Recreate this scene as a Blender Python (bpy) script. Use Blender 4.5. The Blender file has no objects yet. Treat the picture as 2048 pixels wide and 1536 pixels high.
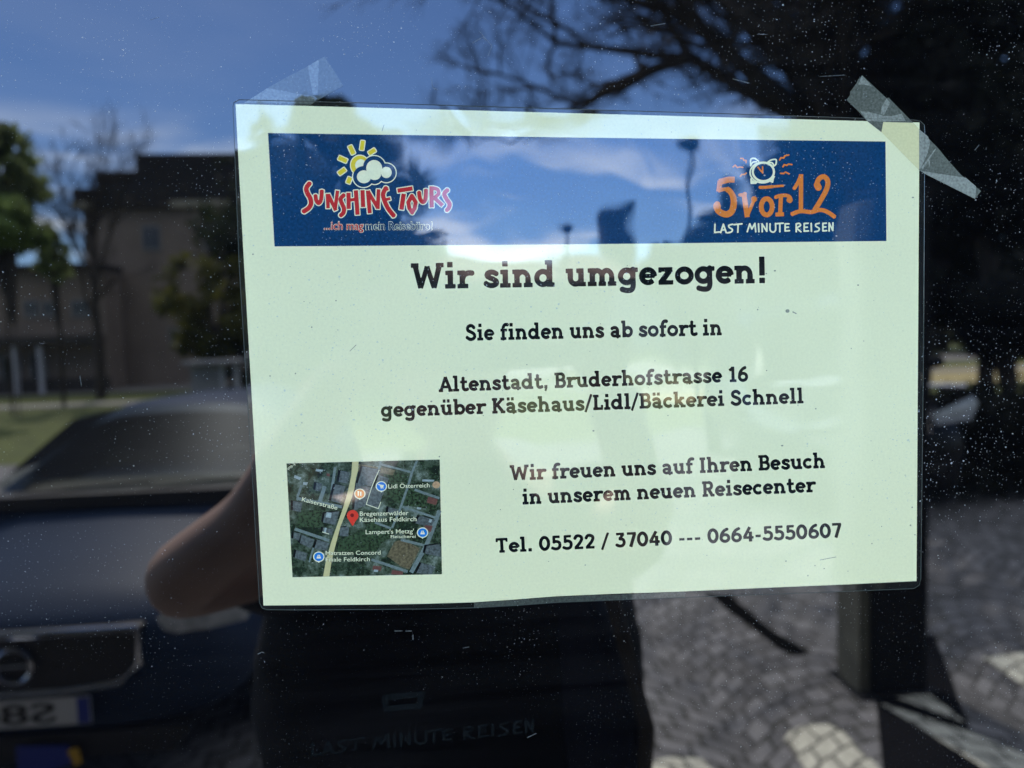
import bpy, bmesh, math, random
import numpy as np
from mathutils import Vector, Matrix

# ------------------------------------------------------------------ camera
# The camera is a phone held 33 cm in front of a shop window (glass face = plane y 0, street on the -y side).
S = bpy.context.scene
FPX = 1538.0                       # focal length for a 2048 px wide picture
CAM_H = 1.78
nrm = Vector((865.47 - 1024, 662.32 - 768, FPX)).normalized()
dwn = Vector((0.0313, 0.9965, 0.0717))
dwn = (dwn - nrm * dwn.dot(nrm)).normalized()
ax_y, ax_z = nrm, -dwn
ax_x = ax_y.cross(ax_z)
R_CW = Matrix((ax_x, ax_y, ax_z))   # camera (x right, y down, z forward) -> world
CAM = Vector((0, -0.3312, CAM_H))
cd = bpy.data.cameras.new('camera')
cd.sensor_width = 36; cd.lens = FPX / 2048 * 36
cd.clip_start = 0.005; cd.clip_end = 4000
cd.dof.use_dof = True; cd.dof.focus_distance = 0.338; cd.dof.aperture_fstop = 6.8
co = bpy.data.objects.new('camera', cd)
M = R_CW @ Matrix(((1, 0, 0), (0, -1, 0), (0, 0, -1)))
co.matrix_world = Matrix.Translation(CAM) @ M.to_4x4()
S.collection.objects.link(co); S.camera = co

# ------------------------------------------------------------------ light
SUN_EL, SUN_AZ = math.radians(52), math.radians(194)   # from behind the photographer and a little to the left
w = bpy.data.worlds.new('World'); S.world = w; w.use_nodes = True
sun_dir = Vector((math.sin(SUN_AZ) * math.cos(SUN_EL), math.cos(SUN_AZ) * math.cos(SUN_EL), math.sin(SUN_EL)))  # towards the sun
sl = bpy.data.lights.new('sun', 'SUN'); sl.energy = 3.4; sl.angle = math.radians(0.5); sl.color = (1, 0.955, 0.88)
so = bpy.data.objects.new('sun', sl); S.collection.objects.link(so)
so.rotation_euler = (-sun_dir).to_track_quat('-Z', 'Y').to_euler(); so.location = (0, 0, 60)

def world_nodes():
    nt = w.node_tree; nt.nodes.clear(); N, L = nt.nodes.new, nt.links.new
    out = N('ShaderNodeOutputWorld'); bg = N('ShaderNodeBackground'); bg.inputs['Strength'].default_value = 0.115
    sky = N('ShaderNodeTexSky'); sky.sky_type = 'NISHITA'; sky.sun_disc = False
    sky.sun_elevation = SUN_EL; sky.sun_rotation = SUN_AZ; sky.altitude = 450; sky.air_density = 1.0; sky.dust_density = 0.25; sky.ozone_density = 2.5
    tc = N('ShaderNodeTexCoord'); sep = N('ShaderNodeSeparateXYZ'); L(tc.outputs['Generated'], sep.inputs[0])
    # clouds: a layer at constant height, seen in perspective
    zc = N('ShaderNodeMath'); zc.operation = 'ADD'; zc.inputs[1].default_value = 0.10; L(sep.outputs['Z'], zc.inputs[0])
    zm = N('ShaderNodeMath'); zm.operation = 'MAXIMUM'; zm.inputs[1].default_value = 0.05; L(zc.outputs[0], zm.inputs[0])
    dx = N('ShaderNodeMath'); dx.operation = 'DIVIDE'; L(sep.outputs['X'], dx.inputs[0]); L(zm.outputs[0], dx.inputs[1])
    dy = N('ShaderNodeMath'); dy.operation = 'DIVIDE'; L(sep.outputs['Y'], dy.inputs[0]); L(zm.outputs[0], dy.inputs[1])
    cmb = N('ShaderNodeCombineXYZ'); L(dx.outputs[0], cmb.inputs[0]); L(dy.outputs[0], cmb.inputs[1])
    nz = N('ShaderNodeTexNoise'); nz.inputs['Scale'].default_value = 0.95; nz.inputs['Detail'].default_value = 7; nz.inputs['Roughness'].default_value = 0.58; nz.inputs['Distortion'].default_value = 0.4
    off = N('ShaderNodeVectorMath'); off.operation = 'ADD'; off.inputs[1].default_value = (3.7, 1.2, 0); L(cmb.outputs[0], off.inputs[0]); L(off.outputs[0], nz.inputs['Vector'])
    mr = N('ShaderNodeMapRange'); mr.interpolation_type = 'SMOOTHSTEP'; mr.inputs['From Min'].default_value = 0.47; mr.inputs['From Max'].default_value = 0.66; L(nz.outputs['Fac'], mr.inputs['Value'])
    el = N('ShaderNodeMapRange'); el.inputs['From Min'].default_value = 0.26; el.inputs['From Max'].default_value = 0.18; el.inputs['To Min'].default_value = 0.05; el.inputs['To Max'].default_value = 0.95; L(sep.outputs['Z'], el.inputs['Value'])
    mk = N('ShaderNodeMath'); mk.operation = 'MULTIPLY'; L(mr.outputs[0], mk.inputs[0]); L(el.outputs[0], mk.inputs[1])
    hi = N('ShaderNodeMapRange'); hi.interpolation_type = 'SMOOTHSTEP'; hi.inputs['From Min'].default_value = 0.42; hi.inputs['From Max'].default_value = 0.62; hi.inputs['To Max'].default_value = 0.92; L(sep.outputs['Z'], hi.inputs['Value'])   # unseen white cloud overhead, added to whiten the light on the notice
    mk2 = N('ShaderNodeMath'); mk2.operation = 'MAXIMUM'; L(mk.outputs[0], mk2.inputs[0]); L(hi.outputs[0], mk2.inputs[1]); mk = mk2
    tint = N('ShaderNodeMix'); tint.data_type = 'RGBA'; tint.blend_type = 'MULTIPLY'; tint.inputs['Factor'].default_value = 1
    tint.inputs['B'].default_value = SKY_TINT; L(sky.outputs[0], tint.inputs['A'])
    mx = N('ShaderNodeMix'); mx.data_type = 'RGBA'; L(mk.outputs[0], mx.inputs['Factor']); L(tint.outputs['Result'], mx.inputs['A']); mx.inputs['B'].default_value = CLOUD
    L(mx.outputs['Result'], bg.inputs['Color']); L(bg.outputs[0], out.inputs[0])
SKY_TINT = (0.63, 0.80, 1.10, 1)
CLOUD = (10.5, 11.6, 13.2, 1)
world_nodes()
S.view_settings.view_transform = 'Standard'; S.view_settings.look = 'None'
S.view_settings.gamma = 1; S.view_settings.exposure = 2.25
S.cycles.use_denoising = True
S.cycles.use_adaptive_sampling = False
S.cycles.sample_clamp_indirect = 6
S.cycles.max_bounces = 8

# ------------------------------------------------------------------ helpers
random.seed(5); RNG = np.random.default_rng(5)
C = S.collection

def at(px, py, Y):
    """The place in the street, Y metres before the glass, that the window mirrors to this spot of the 2048x1536 picture."""
    d = R_CW @ Vector((px - 1024, py - 768, FPX))
    t = (Y - CAM.y) / d.y
    p = CAM + d * t
    return Vector((p.x, -Y, p.z))

def gd(px, py):
    """Ground point mirrored to this spot."""
    d = R_CW @ Vector((px - 1024, py - 768, FPX))
    t = -CAM.z / d.z
    p = CAM + d * t
    return Vector((p.x, -p.y, 0))

def page(px, py, lift):
    """A point of the notice, on the plane lift metres before the glass."""
    d = R_CW @ Vector((px - 1024, py - 768, FPX))
    lift *= 0.1                      # film, ink and tape are hair-thin
    t = (-lift - CAM.y) / d.y
    p = CAM + d * t
    return (p.x, -lift, p.z)

class MB:
    def __init__(s): s.v = []; s.f = []; s.sm = False
    def add(s, vs, fs):
        b = len(s.v); s.v += [tuple(v) for v in vs]; s.f += [tuple(i + b for i in f) for f in fs]; return s
    def box(s, x0, x1, y0, y1, z0, z1, rot=None):
        vs = [Vector((x, y, z)) for z in (z0, z1) for y in (y0, y1) for x in (x0, x1)]
        if rot is not None: vs = [rot @ v for v in vs]
        return s.add(vs, [(0, 2, 3, 1), (4, 5, 7, 6), (0, 1, 5, 4), (2, 6, 7, 3), (0, 4, 6, 2), (1, 3, 7, 5)])
    def tube(s, pts, rads, n=8, cap=True):
        pts = [Vector(p) for p in pts]
        if not hasattr(rads, '__len__'): rads = [rads] * len(pts)
        b = len(s.v)
        for i, p in enumerate(pts):
            t = (pts[min(i + 1, len(pts) - 1)] - pts[max(i - 1, 0)]).normalized()
            a = t.cross(Vector((0, 0, 1)) if abs(t.z) < 0.9 else Vector((1, 0, 0))).normalized(); c = t.cross(a)
            for k in range(n):
                q = 2 * math.pi * k / n
                s.v.append(tuple(p + (a * math.cos(q) + c * math.sin(q)) * rads[i]))
        for i in range(len(pts) - 1):
            for k in range(n):
                s.f.append((b + i * n + k, b + i * n + (k + 1) % n, b + (i + 1) * n + (k + 1) % n, b + (i + 1) * n + k))
        if cap:
            s.f.append(tuple(b + k for k in range(n))[::-1]); s.f.append(tuple(b + (len(pts) - 1) * n + k for k in range(n)))
        return s
    def prism(s, pts, y0, y1):
        """polygon in x,z pulled from y0 to y1"""
        n = len(pts)
        return s.add([(x, y0, z) for x, z in pts] + [(x, y1, z) for x, z in pts],
                     [tuple(range(n)), tuple(range(2 * n - 1, n - 1, -1))] + [((i + 1) % n, i, n + i, n + (i + 1) % n) for i in range(n)])
    def build(s, name, m, parent=None, smooth=False, bevel=0):
        me = bpy.data.meshes.new(name); me.from_pydata(s.v, [], s.f); me.update()
        if m is not None: me.materials.append(m)
        o = bpy.data.objects.new(name, me); C.objects.link(o)
        if parent is not None: o.parent = parent
        if smooth:
            for p in me.polygons: p.use_smooth = True
        if bevel:
            b = o.modifiers.new('bevel', 'BEVEL'); b.width = bevel; b.segments = 2; b.limit_method = 'ANGLE'
        return o

def empty(name, loc=(0, 0, 0), rz=0):
    o = bpy.data.objects.new(name, None); C.objects.link(o); o.location = loc; o.rotation_euler = (0, 0, rz); o.empty_display_size = 0.1
    return o
def tag(o, label=None, cat=None, group=None, kind=None):
    if label: o['label'] = label
    if cat: o['category'] = cat
    if group: o['group'] = group
    if kind: o['kind'] = kind
    return o

# ------------------------------------------------------------------ materials
def base(name):
    m = bpy.data.materials.new(name); m.use_nodes = True; m.node_tree.nodes.clear()
    return m, m.node_tree.nodes.new, m.node_tree.links.new
def mat(name, col, rough=0.7, var=0.18, scale=6, metal=0, coat=0, bump=0, spec=0.5):
    """principled with a little procedural unevenness"""
    m, N, L = base(name)
    out = N('ShaderNodeOutputMaterial'); p = N('ShaderNodeBsdfPrincipled'); L(p.outputs[0], out.inputs[0])
    tc = N('ShaderNodeTexCoord'); nz = N('ShaderNodeTexNoise'); nz.inputs['Scale'].default_value = scale; nz.inputs['Detail'].default_value = 5
    L(tc.outputs['Object'], nz.inputs['Vector'])
    mr = N('ShaderNodeMapRange'); mr.inputs['From Min'].default_value = .3; mr.inputs['From Max'].default_value = .7; mr.inputs['To Min'].default_value = 1 - var; mr.inputs['To Max'].default_value = 1 + var
    L(nz.outputs['Fac'], mr.inputs['Value'])
    mx = N('ShaderNodeVectorMath'); mx.operation = 'SCALE'; mx.inputs[0].default_value = col[:3]; L(mr.outputs[0], mx.inputs['Scale'])
    L(mx.outputs[0], p.inputs['Base Color'])
    p.inputs['Roughness'].default_value = rough; p.inputs['Metallic'].default_value = metal; p.inputs['Coat Weight'].default_value = coat; p.inputs['Coat Roughness'].default_value = 0.04
    p.inputs['Specular IOR Level'].default_value = spec
    if bump:
        b = N('ShaderNodeBump'); b.inputs['Strength'].default_value = bump; b.inputs['Distance'].default_value = .02; L(nz.outputs['Fac'], b.inputs['Height']); L(b.outputs[0], p.inputs['Normal'])
    return m

def dust_nodes(N, L):
    """white street dust and short scratches lying on the glass: a mask 0..1 in the glass plane"""
    geo = N('ShaderNodeNewGeometry'); sp = N('ShaderNodeSeparateXYZ'); L(geo.outputs['Position'], sp.inputs[0])
    cm = N('ShaderNodeCombineXYZ'); L(sp.outputs['X'], cm.inputs[0]); L(sp.outputs['Z'], cm.inputs[1])
    dn = N('ShaderNodeTexNoise'); dn.noise_dimensions = '2D'; dn.inputs['Scale'].default_value = 11; dn.inputs['Detail'].default_value = 6; dn.inputs['Roughness'].default_value = .65; L(cm.outputs[0], dn.inputs['Vector'])
    den = N('ShaderNodeMapRange'); den.inputs['From Min'].default_value = .3; den.inputs['From Max'].default_value = .65; den.inputs['To Min'].default_value = .1; den.inputs['To Max'].default_value = 1.1; L(dn.outputs['Fac'], den.inputs['Value'])
    rgt = N('ShaderNodeMapRange'); rgt.inputs['From Min'].default_value = -.25; rgt.inputs['From Max'].default_value = .3; rgt.inputs['To Min'].default_value = .7; rgt.inputs['To Max'].default_value = 1.3; L(sp.outputs['X'], rgt.inputs['Value'])
    low = N('ShaderNodeMapRange'); low.inputs['From Min'].default_value = 1.60; low.inputs['From Max'].default_value = 1.70; low.inputs['To Min'].default_value = .45; low.inputs['To Max'].default_value = 1; L(sp.outputs['Z'], low.inputs['Value'])
    dd = N('ShaderNodeMath'); dd.operation = 'MULTIPLY'; L(den.outputs[0], dd.inputs[0]); L(rgt.outputs[0], dd.inputs[1])
    d2 = N('ShaderNodeMath'); d2.operation = 'MULTIPLY'; L(dd.outputs[0], d2.inputs[0]); L(low.outputs[0], d2.inputs[1])
    wq = N('ShaderNodeTexNoise'); wq.noise_dimensions = '2D'; wq.inputs['Scale'].default_value = 1400; wq.inputs['Detail'].default_value = 1; L(cm.outputs[0], wq.inputs['Vector'])
    wob = N('ShaderNodeVectorMath'); wob.operation = 'MULTIPLY_ADD'; wob.inputs[1].default_value = (.0007, .0007, 0); L(wq.outputs['Color'], wob.inputs[0]); L(cm.outputs[0], wob.inputs[2])
    tot = None
    for scale, cut, gain, strength, rot, stretch in ((640, .46, .27, .62, .2, 1), (230, .64, .24, .75, .4, .8), (60, .80, .14, .8, .1, .8), (60, .80, .13, .5, .5, .10)):
        mp = N('ShaderNodeMapping'); mp.inputs['Rotation'].default_value = (0, 0, rot); mp.inputs['Scale'].default_value = (scale * stretch, scale, 1); L(wob.outputs[0], mp.inputs['Vector'])
        v = N('ShaderNodeTexVoronoi'); v.voronoi_dimensions = '2D'; v.inputs['Scale'].default_value = 1; L(mp.outputs[0], v.inputs['Vector'])
        sc = N('ShaderNodeSeparateColor'); L(v.outputs['Color'], sc.inputs[0])
        a = N('ShaderNodeMath'); a.operation = 'SUBTRACT'; L(sc.outputs[0], a.inputs[0]); a.inputs[1].default_value = cut
        b = N('ShaderNodeMath'); b.operation = 'MULTIPLY'; L(a.outputs[0], b.inputs[0]); b.inputs[1].default_value = gain
        r = N('ShaderNodeMath'); r.operation = 'MULTIPLY'; L(b.outputs[0], r.inputs[0]); L(d2.outputs[0], r.inputs[1])
        df = N('ShaderNodeMath'); df.operation = 'SUBTRACT'; L(r.outputs[0], df.inputs[0]); L(v.outputs['Distance'], df.inputs[1])
        st = N('ShaderNodeMapRange'); st.inputs['From Min'].default_value = 0; st.inputs['From Max'].default_value = .02; st.inputs['To Max'].default_value = strength; L(df.outputs[0], st.inputs['Value'])
        if tot is None: tot = st.outputs[0]
        else:
            x = N('ShaderNodeMath'); x.operation = 'MAXIMUM'; L(tot, x.inputs[0]); L(st.outputs[0], x.inputs[1]); tot = x.outputs[0]
    return tot, cm

IOR_GLASS = 1.86
def glossy_print(name, col, wave=1.0, grain=0.10, gloss=1.0, dust=(0.36, 0.40, 0.38), film=0.0):
    """printed or bare surface under clear gloss: matt colour below, Fresnel mirror above, dust on top"""
    m, N, L = base(name)
    out = N('ShaderNodeOutputMaterial'); add = N('ShaderNodeAddShader'); L(add.outputs[0], out.inputs[0])
    d = N('ShaderNodeBsdfDiffuse'); g = N('ShaderNodeBsdfGlossy'); g.inputs['Roughness'].default_value = 0.0
    fr = N('ShaderNodeFresnel'); fr.inputs['IOR'].default_value = IOR_GLASS
    mask, cm = dust_nodes(N, L)
    gn = N('ShaderNodeTexNoise'); gn.noise_dimensions = '2D'; gn.inputs['Scale'].default_value = 900; gn.inputs['Detail'].default_value = 3; L(cm.outputs[0], gn.inputs['Vector'])
    lo = N('ShaderNodeTexNoise'); lo.noise_dimensions = '2D'; lo.inputs['Scale'].default_value = 14; lo.inputs['Detail'].default_value = 4; L(cm.outputs[0], lo.inputs['Vector'])
    ad = N('ShaderNodeMath'); ad.operation = 'MULTIPLY_ADD'; L(lo.outputs['Fac'], ad.inputs[0]); ad.inputs[1].default_value = .5; L(gn.outputs['Fac'], ad.inputs[2])
    mr = N('ShaderNodeMapRange'); mr.inputs['From Min'].default_value = .45; mr.inputs['From Max'].default_value = 1.05; mr.inputs['To Min'].default_value = 1 - grain; mr.inputs['To Max'].default_value = 1 + grain; L(ad.outputs[0], mr.inputs['Value'])
    cs = N('ShaderNodeVectorMath'); cs.operation = 'SCALE'; cs.inputs[0].default_value = col; L(mr.outputs[0], cs.inputs['Scale'])
    mx = N('ShaderNodeMix'); mx.data_type = 'RGBA'; L(mask, mx.inputs['Factor']); L(cs.outputs[0], mx.inputs['A']); mx.inputs['B'].default_value = (*dust, 1)
    if film:
        fm = N('ShaderNodeMapping'); fm.inputs['Rotation'].default_value = (0, 0, -.6); fm.inputs['Scale'].default_value = (6, 130, 1); L(cm.outputs[0], fm.inputs['Vector'])
        fn = N('ShaderNodeTexNoise'); fn.noise_dimensions = '2D'; fn.inputs['Scale'].default_value = 1; fn.inputs['Detail'].default_value = 5; L(fm.outputs[0], fn.inputs['Vector'])
        f2 = N('ShaderNodeTexNoise'); f2.noise_dimensions = '2D'; f2.inputs['Scale'].default_value = 9; f2.inputs['Detail'].default_value = 4; L(cm.outputs[0], f2.inputs['Vector'])
        f3 = N('ShaderNodeMath'); f3.operation = 'MULTIPLY'; L(fn.outputs['Fac'], f3.inputs[0]); L(f2.outputs['Fac'], f3.inputs[1])
        f4 = N('ShaderNodeMapRange'); f4.inputs['From Min'].default_value = .22; f4.inputs['From Max'].default_value = .42; f4.inputs['To Max'].default_value = film; L(f3.outputs[0], f4.inputs['Value'])
        fa = N('ShaderNodeVectorMath'); fa.operation = 'ADD'; L(mx.outputs['Result'], fa.inputs[0]); L(f4.outputs[0], fa.inputs[1]); L(fa.outputs[0], d.inputs['Color'])
    else: L(mx.outputs['Result'], d.inputs['Color'])
    inv = N('ShaderNodeMath'); inv.operation = 'MULTIPLY_ADD'; inv.inputs[1].default_value = -gloss; inv.inputs[2].default_value = gloss; L(mask, inv.inputs[0])
    gm = N('ShaderNodeMath'); gm.operation = 'MULTIPLY'; L(fr.outputs[0], gm.inputs[0]); L(inv.outputs[0], gm.inputs[1])
    L(gm.outputs[0], g.inputs['Color'])
    if wave:
        wn = N('ShaderNodeTexNoise'); wn.noise_dimensions = '2D'; wn.inputs['Scale'].default_value = 16; wn.inputs['Detail'].default_value = 2; L(cm.outputs[0], wn.inputs['Vector'])
        b = N('ShaderNodeBump'); b.inputs['Strength'].default_value = 1; b.inputs['Distance'].default_value = 0.0004 * wave; L(wn.outputs['Fac'], b.inputs['Height'])
        L(b.outputs[0], g.inputs['Normal'])
    L(d.outputs[0], add.inputs[0]); L(g.outputs[0], add.inputs[1])
    return m
def clear_film(name, trans, white, gloss):
    """clear plastic film: mostly see-through, a milky veil, a mirror sheen"""
    m, N, L = base(name)
    out = N('ShaderNodeOutputMaterial'); a1 = N('ShaderNodeAddShader'); a2 = N('ShaderNodeAddShader'); L(a2.outputs[0], out.inputs[0])
    t = N('ShaderNodeBsdfTransparent'); t.inputs['Color'].default_value = (*trans, 1)
    d = N('ShaderNodeBsdfDiffuse'); g = N('ShaderNodeBsdfGlossy'); g.inputs['Roughness'].default_value = 0.03; g.inputs['Color'].default_value = (gloss, gloss, gloss, 1)
    mask, cm = dust_nodes(N, L)
    nz = N('ShaderNodeTexNoise'); nz.noise_dimensions = '2D'; nz.inputs['Scale'].default_value = 90; nz.inputs['Detail'].default_value = 4; L(cm.outputs[0], nz.inputs['Vector'])
    mr = N('ShaderNodeMapRange'); mr.inputs['To Min'].default_value = .7; mr.inputs['To Max'].default_value = 1.3; L(nz.outputs['Fac'], mr.inputs['Value'])
    cs = N('ShaderNodeVectorMath'); cs.operation = 'SCALE'; cs.inputs[0].default_value = white; L(mr.outputs[0], cs.inputs['Scale'])
    mx = N('ShaderNodeMix'); mx.data_type = 'RGBA'; L(mask, mx.inputs['Factor']); L(cs.outputs[0], mx.inputs['A']); mx.inputs['B'].default_value = (.36, .4, .38, 1)
    L(mx.outputs['Result'], d.inputs['Color'])
    L(t.outputs[0], a1.inputs[0]); L(d.outputs[0], a1.inputs[1]); L(a1.outputs[0], a2.inputs[0]); L(g.outputs[0], a2.inputs[1])
    return m

# ------------------------------------------------------------------ ink: flat shapes from strokes
def seg(x0, y0, x1, y1, h, cap='b'): return ('s', x0, y0, x1, y1, h, cap)
def path(pts, h, cap='b', closed=False):
    out = []; n = len(pts); hs = list(h) if hasattr(h, '__len__') else [h] * n
    m = n if closed else n - 1
    for i in range(m):
        a, b = pts[i], pts[(i + 1) % n]
        out.append(seg(*a, *b, (hs[i] + hs[(i + 1) % n]) / 2, cap))
        if cap == 'b' and (closed or i > 0): out.append(('e', a[0], a[1], hs[i], hs[i]))
    return out
def smooth(pts, k=5):
    out = []; n = len(pts)
    for i in range(n - 1):
        p0, p1, p2, p3 = pts[max(i - 1, 0)], pts[i], pts[i + 1], pts[min(i + 2, n - 1)]
        for j in range(k):
            t = j / k
            out.append(tuple(0.5 * (2 * p1[a] + (p2[a] - p0[a]) * t + (2 * p0[a] - 5 * p1[a] + 4 * p2[a] - p3[a]) * t * t + (3 * p1[a] - p0[a] - 3 * p2[a] + p3[a]) * t ** 3) for a in (0, 1)))
    return out + [tuple(pts[-1])]
def arcpts(cx, cy, rx, ry, a0, a1, n=18):
    return [(cx + rx * math.cos(math.radians(a0 + (a1 - a0) * i / n)), cy + ry * math.sin(math.radians(a0 + (a1 - a0) * i / n))) for i in range(n + 1)]
def ring(cx, cy, rx, ry, h): return path(arcpts(cx, cy, rx, ry, 0, 360, 28)[:-1], h, closed=True)
def rbox(cx, cy, lx, ly, deg, r=0):
    a = math.radians(deg); ux, uy = math.cos(a) * (lx / 2 - r), math.sin(a) * (lx / 2 - r)
    return ('r', cx, cy, math.cos(a), math.sin(a), lx / 2 - r, ly / 2 - r, r)

def sdf(p, X, Y):
    k = p[0]
    if k == 's':
        _, x0, y0, x1, y1, h, cap = p
        L = math.hypot(x1 - x0, y1 - y0) or 1e-6; ux, uy = (x1 - x0) / L, (y1 - y0) / L
        a = (X - x0) * ux + (Y - y0) * uy; b = np.abs(-(X - x0) * uy + (Y - y0) * ux)
        if cap == 'r':
            return np.hypot(np.maximum(np.maximum(-a, a - L), 0), b) - h
        da, db = np.abs(a - L / 2) - L / 2, b - h
        return np.hypot(np.maximum(da, 0), np.maximum(db, 0)) + np.minimum(np.maximum(da, db), 0)
    if k == 'e':
        _, cx, cy, rx, ry = p
        return (np.sqrt(((X - cx) / rx) ** 2 + ((Y - cy) / ry) ** 2) - 1) * min(rx, ry)
    if k == 'r':
        _, cx, cy, ux, uy, hx, hy, r = p
        da = np.abs((X - cx) * ux + (Y - cy) * uy) - hx; db = np.abs(-(X - cx) * uy + (Y - cy) * ux) - hy
        return np.hypot(np.maximum(da, 0), np.maximum(db, 0)) + np.minimum(np.maximum(da, db), 0) - r
    if k == 'p':
        pts = p[1]; n = len(pts); d = np.full(X.shape, 1e9); ins = np.zeros(X.shape, bool)
        for i in range(n):
            (x0, y0), (x1, y1) = pts[i], pts[(i + 1) % n]
            ex, ey = x1 - x0, y1 - y0; t = np.clip(((X - x0) * ex + (Y - y0) * ey) / (ex * ex + ey * ey + 1e-12), 0, 1)
            d = np.minimum(d, np.hypot(X - x0 - t * ex, Y - y0 - t * ey))
            c = ((y0 > Y) != (y1 > Y)); ins ^= c & (X < ex * (Y - y0) / (ey if ey else 1e-12) + x0)
        return np.where(ins, -d, d)
def bounds(p):
    k = p[0]
    if k == 's': h = p[5]; return min(p[1], p[3]) - h, max(p[1], p[3]) + h, min(p[2], p[4]) - h, max(p[2], p[4]) + h
    if k == 'e': return p[1] - p[3], p[1] + p[3], p[2] - p[4], p[2] + p[4]
    if k == 'r': q = p[5] + p[6] + p[7]; return p[1] - q, p[1] + q, p[2] - q, p[2] + q
    xs = [q[0] for q in p[1]]; ys = [q[1] for q in p[1]]; return min(xs), max(xs), min(ys), max(ys)

def ink(prims, step, grow=0.0, minus=()):
    """outline of the union of the strokes as flat polygons (marching squares): (points n x 2, faces)"""
    bs = np.array([bounds(p) for p in prims]); g = grow + 2 * step
    x0, x1, y0, y1 = bs[:, 0].min() - g, bs[:, 1].max() + g, bs[:, 2].min() - g, bs[:, 3].max() + g
    nx, ny = int((x1 - x0) / step) + 2, int((y1 - y0) / step) + 2
    gx, gy = x0 + step * np.arange(nx), y0 + step * np.arange(ny)
    D = np.full((ny, nx), 1e3)
    def sl(b, m):
        i0, i1 = max(int((b[0] - m - x0) / step) - 1, 0), min(int((b[1] + m - x0) / step) + 3, nx)
        j0, j1 = max(int((b[2] - m - y0) / step) - 1, 0), min(int((b[3] + m - y0) / step) + 3, ny)
        return i0, i1, j0, j1
    for p, b in zip(prims, bs):
        i0, i1, j0, j1 = sl(b, grow + 2 * step)
        X, Y = np.meshgrid(gx[i0:i1], gy[j0:j1]); D[j0:j1, i0:i1] = np.minimum(D[j0:j1, i0:i1], sdf(p, X, Y) - grow)
    for p in minus:
        i0, i1, j0, j1 = sl(bounds(p), 2 * step)
        if i1 <= i0 or j1 <= j0: continue
        X, Y = np.meshgrid(gx[i0:i1], gy[j0:j1]); D[j0:j1, i0:i1] = np.maximum(D[j0:j1, i0:i1], -sdf(p, X, Y))
    I = D < 0; D = np.where(np.abs(D) < 1e-6, 1e-6, D)
    cnt = I[:-1, :-1].astype(int) + I[1:, :-1] + I[:-1, 1:] + I[1:, 1:]
    vs, fs = [], []
    for j in range(ny - 1):
        row = cnt[j] == 4
        if row.any():
            e = np.diff(np.concatenate(([0], row.astype(int), [0]))); st, en = np.nonzero(e == 1)[0], np.nonzero(e == -1)[0]
            for a, b in zip(st, en):
                k = len(vs); vs += [(gx[a], gy[j]), (gx[b], gy[j]), (gx[b], gy[j + 1]), (gx[a], gy[j + 1])]; fs.append((k, k + 1, k + 2, k + 3))
    js, iis = np.nonzero((cnt > 0) & (cnt < 4))
    for j, i in zip(js, iis):
        cs = ((i, j), (i + 1, j), (i + 1, j + 1), (i, j + 1)); poly = []
        for q in range(4):
            a, b = cs[q], cs[(q + 1) % 4]; da, db = D[a[1], a[0]], D[b[1], b[0]]
            if da < 0: poly.append((gx[a[0]], gy[a[1]]))
            if (da < 0) != (db < 0):
                t = da / (da - db); poly.append((gx[a[0]] + t * (gx[b[0]] - gx[a[0]]), gy[a[1]] + t * (gy[b[1]] - gy[a[1]])))
        if len(poly) > 2:
            k = len(vs); vs += poly; fs.append(tuple(range(k, k + len(poly))))
    return np.array(vs), fs

def lay(name, shapes, lift, m, parent, pos=page):
    """flat ink shapes [(points, faces)] printed on the notice lift metres before the glass"""
    mb = MB()
    for v, f in shapes: mb.add([pos(x, y, lift) for x, y in v], f)
    o = mb.build(name, m, parent)
    bm = bmesh.new(); bm.from_mesh(o.data); bm.normal_update()
    for f in bm.faces:
        if f.normal.y > 0: f.normal_flip()
    bm.to_mesh(o.data); bm.free(); o.data.update()
    return o

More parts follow.
